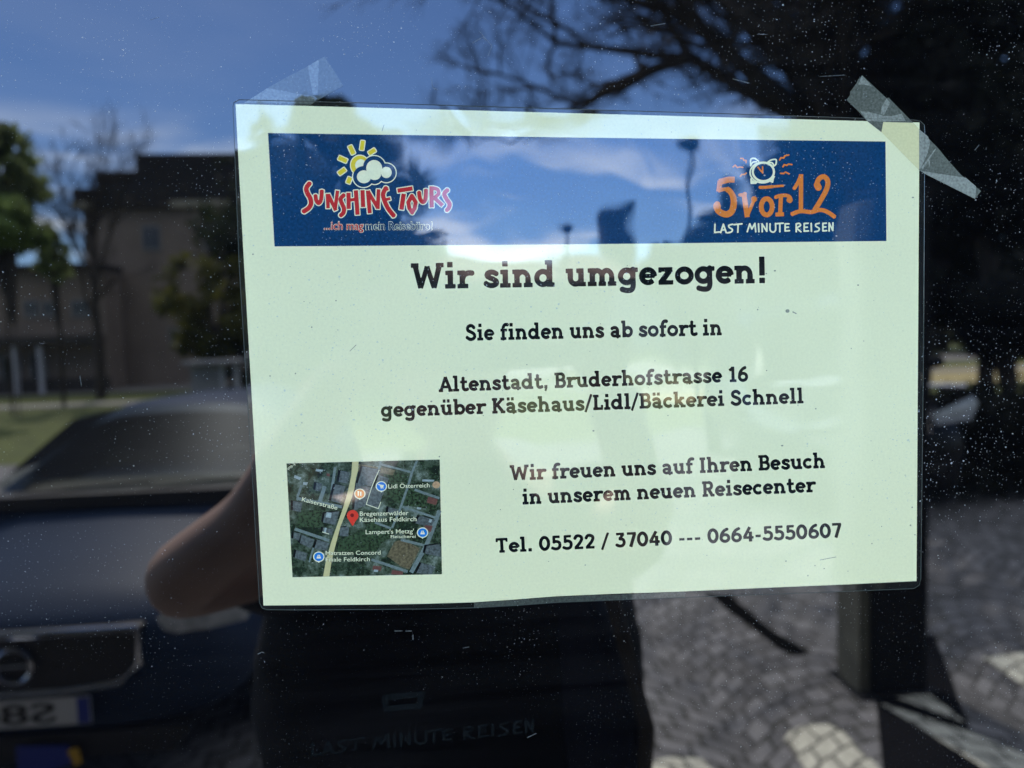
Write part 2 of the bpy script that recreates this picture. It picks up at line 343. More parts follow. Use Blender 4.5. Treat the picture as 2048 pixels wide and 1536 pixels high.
# ---- a bold slab-serif alphabet (x-height 100)
def V(x, y0, y1, h=15): return seg(x, y0, x, y1, h)
def H(y, x0, x1, h=11.5): return seg(x0, y, x1, y, h)
def P(pts, h=14): return path(pts, h)
def A(cx, cy, rx, ry, a0, a1, h=14): return path(arcpts(cx, cy, rx, ry, a0, a1), h)
arch = lambda x0, x1: A((x0 + x1) / 2, 50, (x1 - x0) / 2, 37, 180, 0, 13.5)
dots = lambda x: [seg(x - 21, 120, x - 21, 148, 13), seg(x + 21, 120, x + 21, 148, 13)]
G = {
 'n': ([V(30, 0, 100), H(88, 4, 30), V(96, 0, 51), H(11, 4, 56), H(11, 72, 122)] + arch(30, 96), 128),
 'm': ([V(30, 0, 100), H(88, 4, 30), V(88, 0, 51), V(146, 0, 51), H(11, 4, 54), H(11, 68, 110), H(11, 124, 172)] + arch(30, 88) + arch(88, 146), 178),
 'u': ([V(28, 44, 100), H(88, 2, 28), V(92, 0, 100), H(88, 66, 92), H(11, 92, 120)] + A(60, 46, 32, 34, 180, 360), 124),
 'i': ([V(34, 0, 100), H(88, 6, 34), H(11, 4, 64), seg(33, 121, 33, 150, 15)], 68),
 'r': ([V(32, 0, 100), H(88, 4, 32), H(11, 4, 66)] + P(smooth([(34, 52), (46, 76), (68, 86), (94, 85)]), 14), 96),
 's': (P(smooth([(80, 78), (62, 87), (42, 88), (25, 80), (24, 66), (40, 56), (62, 47), (78, 35), (76, 20), (58, 12), (36, 13), (13, 25)]), 13.5), 92),
 'd': ([V(92, 0, 150), H(139, 66, 92), H(11, 92, 120)] + ring(52, 50, 37, 37, 14), 126),
 'b': ([V(28, 0, 150), H(139, 2, 28)] + ring(68, 50, 37, 37, 14), 116),
 'g': ([H(88, 90, 118)] + ring(52, 51, 37, 36, 14) + P(smooth([(90, 99), (90, 40), (90, -6), (78, -27), (50, -30), (20, -22)]), 14), 120),
 'e': ([H(51, 20, 92, 10.5)] + A(54, 50, 39, 37, 0, 316), 104),
 'z': ([H(87, 10, 90), H(12, 8, 94), V(16, 70, 96, 8)] + P([(80, 86), (22, 14)], 15), 100),
 'o': (ring(56, 50, 41, 37, 14), 112),
 'f': ([H(88, 6, 72), H(11, 6, 64)] + P(smooth([(34, 0), (34, 60), (34, 108), (46, 132), (64, 138), (80, 136)]), 14.5), 78),
 'a': ([H(11, 80, 110)] + P(smooth([(20, 80), (40, 88), (64, 86), (80, 68), (80, 36), (80, 0)]), 14) + ring(50, 31, 29, 19, 12.5), 112),
 't': ([H(88, 6, 76)] + P(smooth([(36, 130), (36, 80), (36, 32), (46, 15), (64, 12), (82, 18)]), 14.5), 86),
 'l': ([V(34, 0, 150), H(139, 6, 34), H(11, 4, 64)], 68),
 'h': ([V(30, 0, 150), H(139, 4, 30), V(96, 0, 51), H(11, 4, 56), H(11, 72, 122)] + arch(30, 96), 128),
 'k': ([V(30, 0, 150), H(139, 4, 30), H(11, 4, 56), H(88, 66, 110), H(11, 74, 122)] + P([(90, 92), (42, 46)]) + P([(54, 60), (98, 8)], 15), 122),
 'c': (A(54, 50, 40, 37, 46, 314), 98),
 'W': ([H(134, -4, 40), H(134, 146, 190)] + P([(18, 142), (52, 5)]) + P([(52, 5), (92, 126)], 13) + P([(92, 126), (132, 5)], 13) + P([(132, 5), (168, 142)]), 190),
 'S': (P(smooth([(92, 114), (72, 132), (46, 133), (25, 118), (28, 92), (60, 76), (90, 58), (96, 32), (74, 13), (44, 12), (14, 30)]), 14.5), 114),
 'A': ([H(46, 36, 98), H(11, -4, 38), H(11, 96, 140)] + P([(16, 2), (67, 140)]) + P([(67, 140), (120, 2)], 15), 136),
 'B': ([V(32, 0, 146), H(134, 4, 72), H(12, 4, 74), H(75, 32, 72)] + A(72, 104.5, 27, 29.5, 90, -90) + A(74, 43.5, 32, 31.5, 90, -90), 120),
 'K': ([V(32, 0, 146), H(134, 6, 58), H(11, 6, 58), H(134, 84, 128), H(11, 92, 136)] + P([(106, 132), (42, 68)]) + P([(58, 82), (114, 10)], 15), 136),
 'L': ([V(32, 0, 146), H(134, 6, 60), H(12, 6, 100), V(94, 8, 46, 9)], 106),
 'I': ([V(36, 0, 146), H(134, 8, 64), H(11, 8, 64)], 72),
 'R': ([V(32, 0, 146), H(134, 6, 74), H(11, 6, 60), H(73, 32, 76), H(11, 98, 128)] + A(74, 103.5, 28, 30.5, 90, -90) + P([(68, 72), (106, 6)], 15), 130),
 'T': ([V(62, 0, 146), H(134, 6, 118), H(11, 36, 88), V(13, 108, 140, 9), V(111, 108, 140, 9)], 124),
 '0': (ring(56, 73, 40, 60, 15), 112), '1': ([V(54, 0, 146), H(11, 20, 88)] + P([(54, 136), (18, 112)], 13), 96),
 '2': ([H(12, 12, 96)] + P(smooth([(16, 106), (30, 129), (54, 134), (80, 122), (84, 98), (66, 64), (22, 14)]), 14.5), 106),
 '3': ([H(134, 14, 90)] + P([(84, 132), (46, 84)], 13) + P(smooth([(46, 84), (78, 78), (90, 48), (76, 19), (46, 12), (12, 26)]), 14), 106),
 '4': ([H(40, 8, 108), V(78, 0, 98)] + P([(74, 144), (16, 42)]), 114),
 '5': ([H(134, 24, 90), V(32, 76, 140, 13)] + P(smooth([(28, 80), (56, 88), (84, 74), (90, 46), (76, 19), (44, 12), (12, 24)]), 14), 106),
 '6': (ring(56, 46, 38, 34, 14) + P(smooth([(84, 136), (52, 120), (26, 86), (18, 46)]), 14), 110),
 '7': ([H(134, 10, 96)] + P([(86, 134), (42, 0)], 15), 100),
 '!': ([V(34, 44, 150, 15), seg(34, 0, 34, 29, 15.5)], 66), '.': ([seg(28, 0, 28, 30, 15.5)], 56),
 ',': ([seg(28, 0, 28, 30, 15.5)] + P([(36, 8), (22, -24)], 8), 56), '/': (P([(4, -16), (68, 152)], 10.5), 74), '-': ([H(52, 10, 60)], 72), ' ': ([], 50)}
G['ü'] = (G['u'][0] + dots(60), 124); G['ä'] = (G['a'][0] + dots(50), 112)
_gc = {}
def glyph(c):
    if c not in _gc: _gc[c] = ink(G[c][0], 3.2, 1.6) if G[c][0] else None
    return _gc[c]
def slab(text, x0, y0, x1, y1, xh):
    """the line of type from x0,y0 to x1,y1 (ends of its baseline)"""
    adv = sum(G[c][1] + 6 for c in text) - 6; L = math.hypot(x1 - x0, y1 - y0); sx = L / adv; sy = xh / 100
    ux, uy = (x1 - x0) / L, (y1 - y0) / L; x = 0; out = []
    for c in text:
        g = glyph(c)
        if g is not None:
            gx = (g[0][:, 0] + x) * sx; gy = g[0][:, 1] * sy
            out.append((np.stack([x0 + ux * gx + uy * gy, y0 + uy * gx - ux * gy], 1), [f[::-1] for f in g[1]]))
        x += G[c][1] + 6
    return out
def sans(text, x0, y0, x1, y1, hgt=None, fat=0.0):
    """a line in Blender's built-in face, fitted between two baseline ends"""
    cu = bpy.data.curves.new('t', 'FONT'); cu.body = text; cu.offset = 0; cu.resolution_u = 3
    ob = bpy.data.objects.new('t', cu); C.objects.link(ob); dg = bpy.context.evaluated_depsgraph_get(); dg.update()
    def take():
        me = bpy.data.meshes.new_from_object(ob.evaluated_get(bpy.context.evaluated_depsgraph_get()))
        v = np.array([w_.co[:2] for w_ in me.vertices]); f = [tuple(p.vertices) for p in me.polygons]; bpy.data.meshes.remove(me); return v, f
    v, f = take(); lo, hi = v[:, 0].min(), v[:, 0].max(); cap = 0.7
    if fat:
        cu.offset = fat; bpy.context.view_layer.update(); v, f = take()
    bpy.data.objects.remove(ob); bpy.data.curves.remove(cu)
    L = math.hypot(x1 - x0, y1 - y0); s = L / (hi - lo); ux, uy = (x1 - x0) / L, (y1 - y0) / L; sy = (hgt / cap) if hgt else s
    gx = (v[:, 0] - lo) * s; gy = v[:, 1] * sy
    return [(np.stack([x0 + ux * gx + uy * gy, y0 + uy * gx - ux * gy], 1), f)]
def zoomed(prims, ox, oy, k):
    """strokes noted on an enlargement (k times, corner ox,oy) back to picture scale"""
    q = []
    for p in prims:
        if p[0] == 's': q.append(('s', ox + p[1] / k, oy + p[2] / k, ox + p[3] / k, oy + p[4] / k, p[5] / k, p[6]))
        elif p[0] == 'e': q.append(('e', ox + p[1] / k, oy + p[2] / k, p[3] / k, p[4] / k))
        elif p[0] == 'r': q.append(('r', ox + p[1] / k, oy + p[2] / k, p[3], p[4], p[5] / k, p[6] / k, p[7] / k))
        else: q.append(('p', [(ox + x / k, oy + y / k) for x, y in p[1]]))
    return q
def flat(pts): return [(np.array(pts, float), [tuple(range(len(pts)))])]

# ------------------------------------------------------------------ the shop front
M_pane = glossy_print('pane_glass', (0.0012, 0.0014, 0.0018), wave=0.0, grain=0.1, dust=(.42, .45, .44), film=.0022)
M_frame = mat('dark_window_frame', (.035, .035, .038), .45)
M_render = mat('shop_render', (.42, .40, .36), .9, .12, 3)
M_roof_shade = mat('canopy_metal', (.20, .20, .21), .5)
front = empty('shop_front'); tag(front, 'rendered shop front with a flat canopy around the big dark window', 'building')
mb = MB(); mb.box(-6, -2.6, 0.02, .4, 0, 4.2); mb.box(2.6, 6, 0.02, .4, 0, 4.2); mb.box(-2.6, 2.6, 0.02, .4, 0, .35); mb.box(-2.6, 2.6, 0.02, .4, 2.75, 4.2)
mb.build('wall', M_render, front)
MB().box(-6.2, 6.2, 0.018, .45, 4.2, 4.32).build('roof_edge', M_roof_shade, front)
MB().box(-6, 6, -1.6, 0.018, 3.3, 3.45).build('canopy', M_roof_shade, front, bevel=.01)  # unseen canopy, added to keep the sun off the window and notice
win = empty('shop_window', (0, 0, .35)); tag(win, 'dusty dark shop window pane mirroring the sky, trees and street', 'window')
def child(o, p): o.parent = p; o.matrix_parent_inverse = Matrix.Translation(-p.location); return o
child(MB().box(-2.52, 2.52, 0, .012, .43, 2.67).build('pane', M_pane), win)
mb = MB(); mb.box(-2.6, -2.523, -.03, .06, .35, 2.75); mb.box(2.523, 2.6, -.03, .06, .35, 2.75); mb.box(-2.523, 2.523, -.03, .06, .35, .427); mb.box(-2.523, 2.523, -.03, .06, 2.673, 2.75)
child(mb.build('frame', M_frame), win)
# lettering inside the shop, laid on the pane; its dimness is in the colour
M_ghost = glossy_print('worn_letters', (.0048, .0066, .0072), wave=0, grain=.6)
def HAND(z=None):
    q = []
    def st(*pts): q.extend(path(list(pts), 9.5, 'r'))
    st((300, 1015), (298, 1114), (356, 1108)); st((370, 1115), (402, 1015), (436, 1115)); st((385, 1085), (425, 1080))
    q.extend(path(smooth([(512, 1015), (468, 1028), (476, 1055), (510, 1078), (498, 1106), (452, 1118)]), 9.5, 'r'))
    st((530, 1020), (625, 1010)); st((580, 1015), (576, 1110)); st((690, 1105), (720, 1010), (745, 1072), (782, 1005), (792, 1105)); st((825, 1010), (830, 1105))
    st((870, 1105), (868, 1010), (925, 1100), (926, 1005)); q.extend(path(smooth([(965, 1010), (966, 1085), (1000, 1110), (1030, 1085), (1030, 1005)]), 9.5, 'r'))
    st((1045, 1008), (1122, 1002)); st((1082, 1005), (1082, 1106)); st((1192, 1010), (1146, 1010), (1146, 1096), (1197, 1092)); st((1146, 1053), (1186, 1050))
    st((1280, 1105), (1280, 1010)); q.extend(path(smooth([(1280, 1010), (1318, 1005), (1330, 1032), (1290, 1060), (1336, 1106)]), 9.5, 'r'))
    st((1422, 1003), (1376, 1006), (1376, 1098), (1427, 1095)); st((1376, 1052), (1413, 1050)); st((1460, 1005), (1463, 1100))
    q.extend(path(smooth([(1556, 1003), (1515, 1015), (1520, 1042), (1556, 1065), (1546, 1095), (1503, 1105)]), 9.5, 'r'))
    st((1642, 1002), (1601, 1005), (1601, 1095), (1646, 1092)); st((1601, 1048), (1636, 1047)); st((1676, 1096), (1676, 1000), (1720, 1090), (1722, 998))
    return q
hand = ink(zoomed(HAND(), 1380, 280, 6.0235), .55)
gh = hand[0].copy(); u = (gh[:, 0] - 1428) / 240; v = (gh[:, 1] - 463) / 17
gp = np.stack([622 + u * 448, 1508 - u * 44 + v * 24], 1)
child(lay('faded_lettering', [(gp, hand[1])], .0004, M_ghost, None), win)
child(lay('faded_mark', [ink(path([(770, 1395), (845, 1388), (838, 1412), (772, 1418)], 6, 'r', True), 1.2)], .0004, M_ghost, None), win)

M_scr = glossy_print('scratches', (.075, .085, .08), wave=0, grain=.8, gloss=.6)
for pts, h in (([(945, 86), (966, 74), (972, 82)], .8), ([(958, 62), (984, 92), (976, 112)], .7), ([(1466, 158), (1498, 166)], .9), ([(1640, 153), (1690, 150)], .8), ([(1302, 52), (1330, 47)], .8), ([(862, 155), (866, 176), (876, 180)], .6), ([(790, 1262), (804, 1262)], .9), ([(812, 1262), (823, 1262)], .9),
               ([(826, 1270), (826, 1279)], .8), ([(926, 1296), (938, 1294)], .8), ([(1055, 1475), (1072, 1467)], .8), ([(516, 1308), (524, 1304), (528, 1306)], .9), ([(1890, 330), (1902, 322)], .8), ([(1950, 300), (1958, 290)], .8), ([(160, 752), (163, 772)], .9), ([(300, 40), (318, 34)], .6)):
    child(lay('scratch', [ink(path(pts, h, 'r'), .5)], .0004, M_scr, None), win)
# ------------------------------------------------------------------ the laminated notice
PAPER = (.69, .725, .43); BLUE = (.0055, .042, .105)
M_paper = glossy_print('paper', PAPER, grain=.035, dust=(.40, .50, .43))
M_blue = glossy_print('blue_print', BLUE, grain=.30)
M_black = glossy_print('black_print', (.0065, .009, .010), grain=.3)
M_red = glossy_print('red_print', (.46, .028, .030), grain=.12)
M_yel = glossy_print('yellow_print', (.62, .50, .035), grain=.08)
M_org = glossy_print('orange_print', (.62, .19, .035), grain=.10)
M_pw = glossy_print('white_print', (.69, .72, .45), grain=.05)
M_lam = glossy_print('laminate_film', (.010, .012, .011), wave=1.5, grain=.5, gloss=1.05)
M_edge = glossy_print('laminate_edge', (.055, .068, .06), wave=0, gloss=.35)
PO = [(466, 214), (468, 205), (478, 199.5), (790, 207.5), (1100, 217), (1470, 228), (1828, 240), (1841, 242.5), (1848.5, 250), (1849.5, 262), (1847, 700), (1841.5, 1158), (1838.5, 1170), (1828, 1177), (1700, 1182.5),
      (1556, 1188), (1350, 1195.5), (1230, 1200), (1113, 1205), (1030, 1211), (948, 1215.5), (850, 1217.8), (760, 1218.8), (600, 1220), (534, 1219.5), (524, 1216), (519, 1205), (505, 960), (488, 690), (478, 525)]
PI = [(471, 208), (1150, 226.5), (1500, 236), (1839, 245), (1836, 700), (1833, 1162), (1700, 1168.5), (1556, 1174.5), (1350, 1183.5), (1230, 1187.5), (1113, 1192.5), (1030, 1199), (948, 1204.5), (850, 1207.5), (760, 1209), (527, 1211), (514, 975), (486, 490)]
cen = Vector(page(1160, 706, 0))
note = empty('laminated_notice', (cen.x, 0, cen.z)); tag(note, 'laminated white notice with blue banner taped to the dark shop window', 'notice')
def put(name, shapes, lift, m, parent=None):
    o = lay(name, shapes, lift, m, None)
    p = parent or note
    o.parent = p; o.matrix_parent_inverse = Matrix.Translation(-note.location) if p is note else Matrix.Identity(4)
    return o
put('laminate', flat(PO), .0008, M_lam)
ed = MB(); ed.tube([page(x, y, .0009) for x, y in PO + PO[:1]], .00016, 5, False)
o = ed.build('laminate_edge', M_edge); o.parent = note; o.matrix_parent_inverse = Matrix.Translation(-note.location)
put('paper', flat(PI), .0012, M_paper)
M_spk = glossy_print('grime', (.22, .255, .18), grain=.4); rr = random.Random(11); sp_ = []
for i in range(150):
    x, y, q = rr.uniform(490, 1830), rr.uniform(250, 1160), rr.choice((.5, .6, .8, .8, 1.1, 1.5)); sp_.append(('e', x, y, q * rr.uniform(.8, 1.6), q))
sp_ += [('e', 1575, 622, 4, 3.6)] + path([(1586, 624), (1592, 627)], 1.2, 'r') + path([(700, 702), (712, 690)], .6, 'r') + path([(1640, 1120), (1672, 1114)], .6, 'r') + path([(764, 262), (768, 250)], .6, 'r')
grime = []
for i in range(0, len(sp_)): grime.append(ink([sp_[i]], .35))
o = put('grime', grime, .00122, M_spk); o['kind'] = 'stuff'
ban = put('banner', flat([(536, 266), (1150, 275), (1771, 283), (1773, 482), (1160, 488.5), (549, 493)]), .00125, M_blue)
# sun and cloud, hand-drawn red name
K, OX, OY = 4.6545, 520, 250
Z1 = lambda q: zoomed(q, OX, OY, K)
rays = [(952, 190, 36, 88, 8), (853, 232, 40, 86, -25), (1043, 248, 70, 38, -32), (770, 320, 84, 40, 24), (763, 433, 76, 40, -36), (829, 515, 40, 60, 22)]
rp = [rbox(*r, r=6) for r in rays]
suncirc = [('e', 930, 375, 84, 90)]
cloudo = [('e', 1063, 392, 104, 104), ('e', 1176, 445, 88, 88), ('e', 964, 480, 98, 98), ('e', 1068, 478, 72, 72)]
cloudi = [('e', 1063, 402, 74, 76), ('e', 968, 482, 66, 60), ('e', 1176, 442, 50, 52), ('e', 1066, 460, 60, 52)]
sc = put('sun_cloud_logo', [ink(Z1(rp + suncirc + cloudo), .5, 1.9)], .0013, M_pw, ban)
lg = lambda n, s_, l, m: put(n, s_, l, m, ban)
lg('sun_rays', [ink(Z1(rp + suncirc), .5)], .00134, M_yel)
lg('sun_core', [ink(Z1([('e', 938, 375, 52, 56)]), .5)], .00138, M_pw)
lg('cloud_outline', [ink(Z1(cloudo), .5)], .00142, M_blue)
lg('cloud', [ink(Z1(cloudi), .5)], .00146, M_pw)
rn = []
def st(h, *pts): rn.extend(path(list(pts), h))
def cv(h, *pts): rn.extend(path(smooth(list(pts)), h))
cv(22, (464, 541), (432, 585), (440, 632), (468, 684), (474, 735), (450, 776), (404, 806)); cv(19, (516, 655), (524, 702), (546, 727), (568, 694), (576, 606))
st(17, (628, 640), (634, 776)); st(17, (634, 645), (706, 796)); st(17, (722, 610), (698, 792)); cv(20, (782, 650), (750, 690), (766, 738), (782, 776), (776, 818), (750, 842))
st(20, (824, 630), (826, 782)); st(15, (826, 700), (892, 692)); st(20, (892, 608), (908, 836)); st(20, (954, 606), (960, 764)); st(19, (1004, 610), (1022, 822)); st(17, (1004, 614), (1096, 772)); st(18, (1104, 598), (1096, 782))
cv(21, (1176, 582), (1146, 640), (1158, 702), (1196, 782), (1250, 850)); st(14, (1150, 700), (1214, 684)); st(15, (1166, 600), (1196, 594))
st(20, (1280, 612), (1420, 590)); st(21, (1338, 640), (1316, 788)); rn.extend(path([(1414, 660), (1450, 720), (1440, 775), (1416, 815), (1390, 775), (1380, 720)], 19, closed=True))
cv(19, (1480, 622), (1490, 686), (1516, 718), (1540, 690), (1546, 598)); st(20, (1596, 570), (1598, 768)); cv(17, (1604, 586), (1652, 600), (1662, 640), (1622, 680)); st(18, (1622, 676), (1700, 750)); cv(20, (1748, 603), (1716, 640), (1736, 690), (1764, 732), (1758, 770), (1738, 794))
lg('name_outline', [ink(Z1(rn), .5, 1.9)], .0013, M_pw); lg('red_name', [ink(Z1(rn), .45)], .00134, M_red)
lg('slogan_outline', sans('...ich mag', 648, 459.0, 727.2, 459.4, 16.5, .034) + sans('mein Reisebüro!', 731.6, 459.4, 864.4, 459.4, 16.5, .034), .0013, M_pw)
lg('red_slogan', sans('...ich mag', 648.6, 459.0, 726.6, 459.4, 16, .012), .00134, M_red); lg('blue_slogan', sans('mein Reisebüro!', 732.2, 459.4, 863.8, 459.4, 16, .012), .00134, M_blue)
# alarm clock logo
Z4 = lambda q: zoomed(q, 1380, 280, 6.0235)
q5 = []
def st(h, *pts): q5.extend(path(list(pts), h))
def cv(h, *pts): q5.extend(path(smooth(list(pts)), h))
st(36, (538, 478), (468, 476), (352, 506)); st(30, (362, 492), (346, 622)); cv([22] * 6 + [34] * 6 + [38] * 24 + [36] * 10, (338, 612), (440, 592), (504, 650), (528, 740), (508, 850), (440, 896), (352, 862), (318, 800), (330, 770))
q5.append(('e', 330, 800, 42, 40)); q5.extend([('e', 622, 662, 42, 22), ('e', 660, 648, 26, 22), ('e', 772, 712, 36, 34)]); st(30, (650, 655), (690, 930)); st(20, (768, 728), (690, 920))
q5.extend(path(arcpts(924, 805, 66, 98, 0, 360, 24)[:-1], 29, closed=True)); st(25, (1096, 670), (1086, 895)); st(24, (1030, 898), (1132, 894)); cv(22, (1030, 692), (1080, 672), (1160, 668), (1206, 694), (1202, 746)); q5.append(('e', 1200, 722, 38, 34))
cv([8] + [19] * 9 + [14] * 6, (838, 570), (900, 570), (1010, 560), (1132, 550)); cv([22] * 11, (1252, 590), (1296, 520), (1340, 420)); st(26, (1338, 412), (1336, 850))
cv([40] * 5 + [30] * 31, (1550, 578), (1530, 530), (1556, 466), (1614, 442), (1658, 490), (1650, 580), (1590, 700), (1500, 850)); cv(25, (1220, 896), (1330, 858), (1460, 868), (1560, 842), (1650, 864), (1748, 930))
lg('orange_numerals', [ink(Z4(q5), .45)], .0013, M_org)
wz = []
for pts in ([(610, 222), (640, 224), (648, 246), (676, 246), (676, 272)], [(520, 322), (544, 304), (570, 332), (600, 324), (636, 330)], [(608, 436), (624, 416), (660, 414), (678, 398)],
            [(1080, 240), (1096, 214), (1130, 216), (1142, 190), (1190, 180)], [(1120, 322), (1136, 296), (1166, 306), (1186, 290), (1226, 296)], [(1090, 402), (1130, 404), (1150, 386), (1192, 408)], [(820, 328), (876, 398), (874, 324)]):
    wz += path(pts, 9, 'r')
lg('orange_alarm_marks', [ink(Z4(wz), .4)], .0013, M_org)
ck = path(arcpts(884, 384, 128, 112, 0, 360, 24)[:-1], 13, closed=True) + path(arcpts(876, 392, 152, 124, 20, 320, 24), 9)
ck += path([(736, 470), (740, 520), (800, 512)], 11, 'r') + path([(944, 486), (994, 508), (1004, 458)], 9, 'r') + path(smooth([(730, 310), (734, 232), (780, 222), (826, 256)]), 9, 'r') + path(smooth([(738, 300), (756, 268), (800, 262)]), 8, 'r')
ck += path(smooth([(940, 264), (980, 240), (1036, 236), (1034, 292), (1008, 314)]), 9, 'r') + path(smooth([(946, 270), (990, 276), (1012, 312)]), 9, 'r')
ck.append(('p', [(730, 470), (790, 505), (800, 530), (735, 530)]))
lg('alarm_clock_logo', [ink(Z4(ck), .4)], .00132, M_pw); lg('white_hand_lettering', [hand], .0013, M_pw)
# the lines of type
for nm, ln in (('headline', ('Wir sind umgezogen!', 824.2, 577.8, 1535, 565.6, 34.8)), ('text_line', ('Sie finden uns ab sofort in', 931, 681.2, 1444.5, 670.2, 22.0)), ('text_line', ('Altenstadt, Bruderhofstrasse 16', 878.6, 783.8, 1496.7, 762.8, 20.8)),
               ('text_line', ('gegenüber Käsehaus/Lidl/Bäckerei Schnell', 762.2, 834.2, 1607.6, 806.3, 20.8)), ('text_line', ('Wir freuen uns auf Ihren Besuch', 1021.4, 961, 1651, 935.7, 20.8)),
               ('text_line', ('in unserem neuen Reisecenter', 1044.8, 1008.8, 1631, 983.9, 20.8)), ('text_line', ('Tel. 05522 / 37040 --- 0664-5550607', 991.8, 1105.6, 1683.6, 1074.6, 19.8))):
    put(nm, slab(*ln), .00125, M_black)
# the aerial map
def aerial_mat():
    m = glossy_print('aerial_print', (.03, .05, .035), grain=.1); nt = m.node_tree; N, L = nt.nodes.new, nt.links.new
    cs = [n for n in nt.nodes if n.type == 'VECT_MATH' and n.operation == 'SCALE'][0]; cm = [n for n in nt.nodes if n.type == 'COMBXYZ'][0]
    nz = N('ShaderNodeTexNoise'); nz.noise_dimensions = '2D'; nz.inputs['Scale'].default_value = 130; nz.inputs['Detail'].default_value = 8; nz.inputs['Roughness'].default_value = .75; L(cm.outputs[0], nz.inputs['Vector'])
    r = N('ShaderNodeValToRGB'); e = r.color_ramp.elements; e[0].position = .36; e[0].color = (.008, .014, .010, 1); e[1].position = .68; e[1].color = (.17, .22, .17, 1)
    for p_, c_ in ((.46, (.022, .040, .020, 1)), (.55, (.055, .080, .050, 1))): x = r.color_ramp.elements.new(p_); x.color = c_
    L(nz.outputs['Fac'], r.inputs[0]); L(r.outputs[0], cs.inputs[0])
    return m
aer = put('aerial_map', flat([(573, 927), (879.5, 919), (884, 1148.5), (585, 1154.5)]), .00125, aerial_mat())
ZM = lambda pts: [(560 + x / 5.797, 900 + y / 5.797) for x, y in pts]
zm = lambda q: zoomed(q, 560, 900, 5.797)
mp = lambda n, s_, l, m: put(n, s_, l, m, aer)
PM = lambda n, c, gr=.25: glossy_print(n, c, grain=gr)
M_roof = PM('map_roofs', (.075, .095, .086), .6); M_street = PM('map_streets', (.13, .175, .155)); M_shadow = PM('map_shadows', (.007, .010, .010)); M_field = PM('map_field', (.11, .098, .052), .6); M_mroad = PM('map_main_road', (.47, .45, .21), .06)
M_mgreen = PM('map_green', (.026, .046, .022), .9); M_mred = PM('map_red_roofs', (.12, .055, .042)); M_pale = PM('map_pale_roofs', (.26, .33, .30))
for i_, p_ in enumerate(([(1230, 520), (1480, 430), (1840, 600), (1800, 690), (1400, 640)], [(700, 1040), (960, 930), (1240, 1000), (1100, 1200), (660, 1180)], [(1200, 270), (1320, 250), (1500, 300), (1440, 560), (1240, 520)], [(210, 700), (480, 690), (470, 900), (200, 890)], [(950, 960), (1080, 830), (1320, 900), (1330, 1000), (1150, 1080)])): mp('green_plot', flat(ZM(p_)), .00127 + i_ * .000006, M_mgreen)
for p_ in ([(1240, 1230), (1330, 1060), (1420, 1040), (1625, 1140), (1500, 1385), (1400, 1350)], [(910, 165), (1160, 200), (1140, 240), (900, 250)], [(1170, 200), (1340, 230), (1310, 295), (1140, 260)]): mp('brown_field', flat(ZM(p_)), .00131, M_field)
stp = []
for pts, h in (([(1850, 700), (1760, 950), (1690, 1120), (1520, 1420)], 24), ([(1480, 1410), (1060, 1270)], 16), ([(1690, 1110), (1400, 1040)], 15), ([(1590, 120), (1530, 260), (1490, 400), (1390, 690), (1300, 900)], 13), ([(1530, 260), (1170, 165)], 12), ([(1170, 130), (1120, 290)], 10), ([(170, 915), (570, 1050)], 17), ([(190, 560), (720, 660)], 18),
               ([(1560, 460), (1850, 560)], 14), ([(1420, 660), (1820, 790)], 13), ([(1100, 840), (1290, 910)], 13), ([(520, 420), (460, 600)], 22), ([(250, 410), (200, 550)], 14), ([(390, 1120), (340, 1300)], 10), ([(640, 200), (600, 470)], 16)):
    stp += path(pts, h)
mp('map_street', [ink(zm(stp), .7)], .00132, M_street)
bl = [[(960, 190), (1170, 230), (1090, 430), (900, 390)], [(880, 380), (1060, 440), (1000, 640), (860, 700)], [(1120, 280), (1265, 330), (1130, 680), (1000, 630)], [(700, 240), (810, 260), (780, 390), (680, 370)], [(640, 400), (760, 420), (700, 620), (590, 590)], [(420, 380), (490, 390), (470, 480), (410, 470)], [(520, 730), (690, 710), (640, 870), (500, 840)],
      [(250, 980), (400, 1040), (360, 1140), (230, 1080)], [(430, 1040), (570, 1080), (540, 1170), (400, 1140)], [(500, 900), (620, 920), (600, 990), (490, 960)], [(1620, 760), (1800, 810), (1740, 900), (1570, 850)], [(190, 1160), (320, 1200), (290, 1290), (170, 1250)], [(1700, 1110), (1860, 1090), (1860, 1240), (1680, 1200)], [(150, 590), (260, 610), (240, 720), (150, 702)], [(160, 952), (240, 970), (220, 1050), (155, 1030)], [(690, 900), (800, 890), (790, 1000), (690, 1000)], [(1260, 660), (1370, 690), (1350, 760), (1250, 730)], [(1640, 1310), (1800, 1350), (1760, 1440), (1580, 1430)]]
mp('map_shadow', [s_ for p_ in bl for s_ in flat(ZM([(x - 26, y - 10) for x, y in p_]))], .00134, M_shadow); mp('map_roofs', [s_ for p_ in bl for s_ in flat(ZM(p_))], .00136, M_roof)
for p_ in ([(1720, 540), (1830, 570), (1810, 640), (1700, 610)], [(1080, 1340), (1180, 1350), (1170, 1400), (1070, 1390)], [(1680, 870), (1770, 880), (1750, 950), (1670, 930)], [(540, 270), (580, 275), (575, 310), (540, 300)], [(1300, 1390), (1430, 1410), (1420, 1450), (1290, 1440)]): mp('red_map_roof', flat(ZM(p_)), .00137, M_mred)
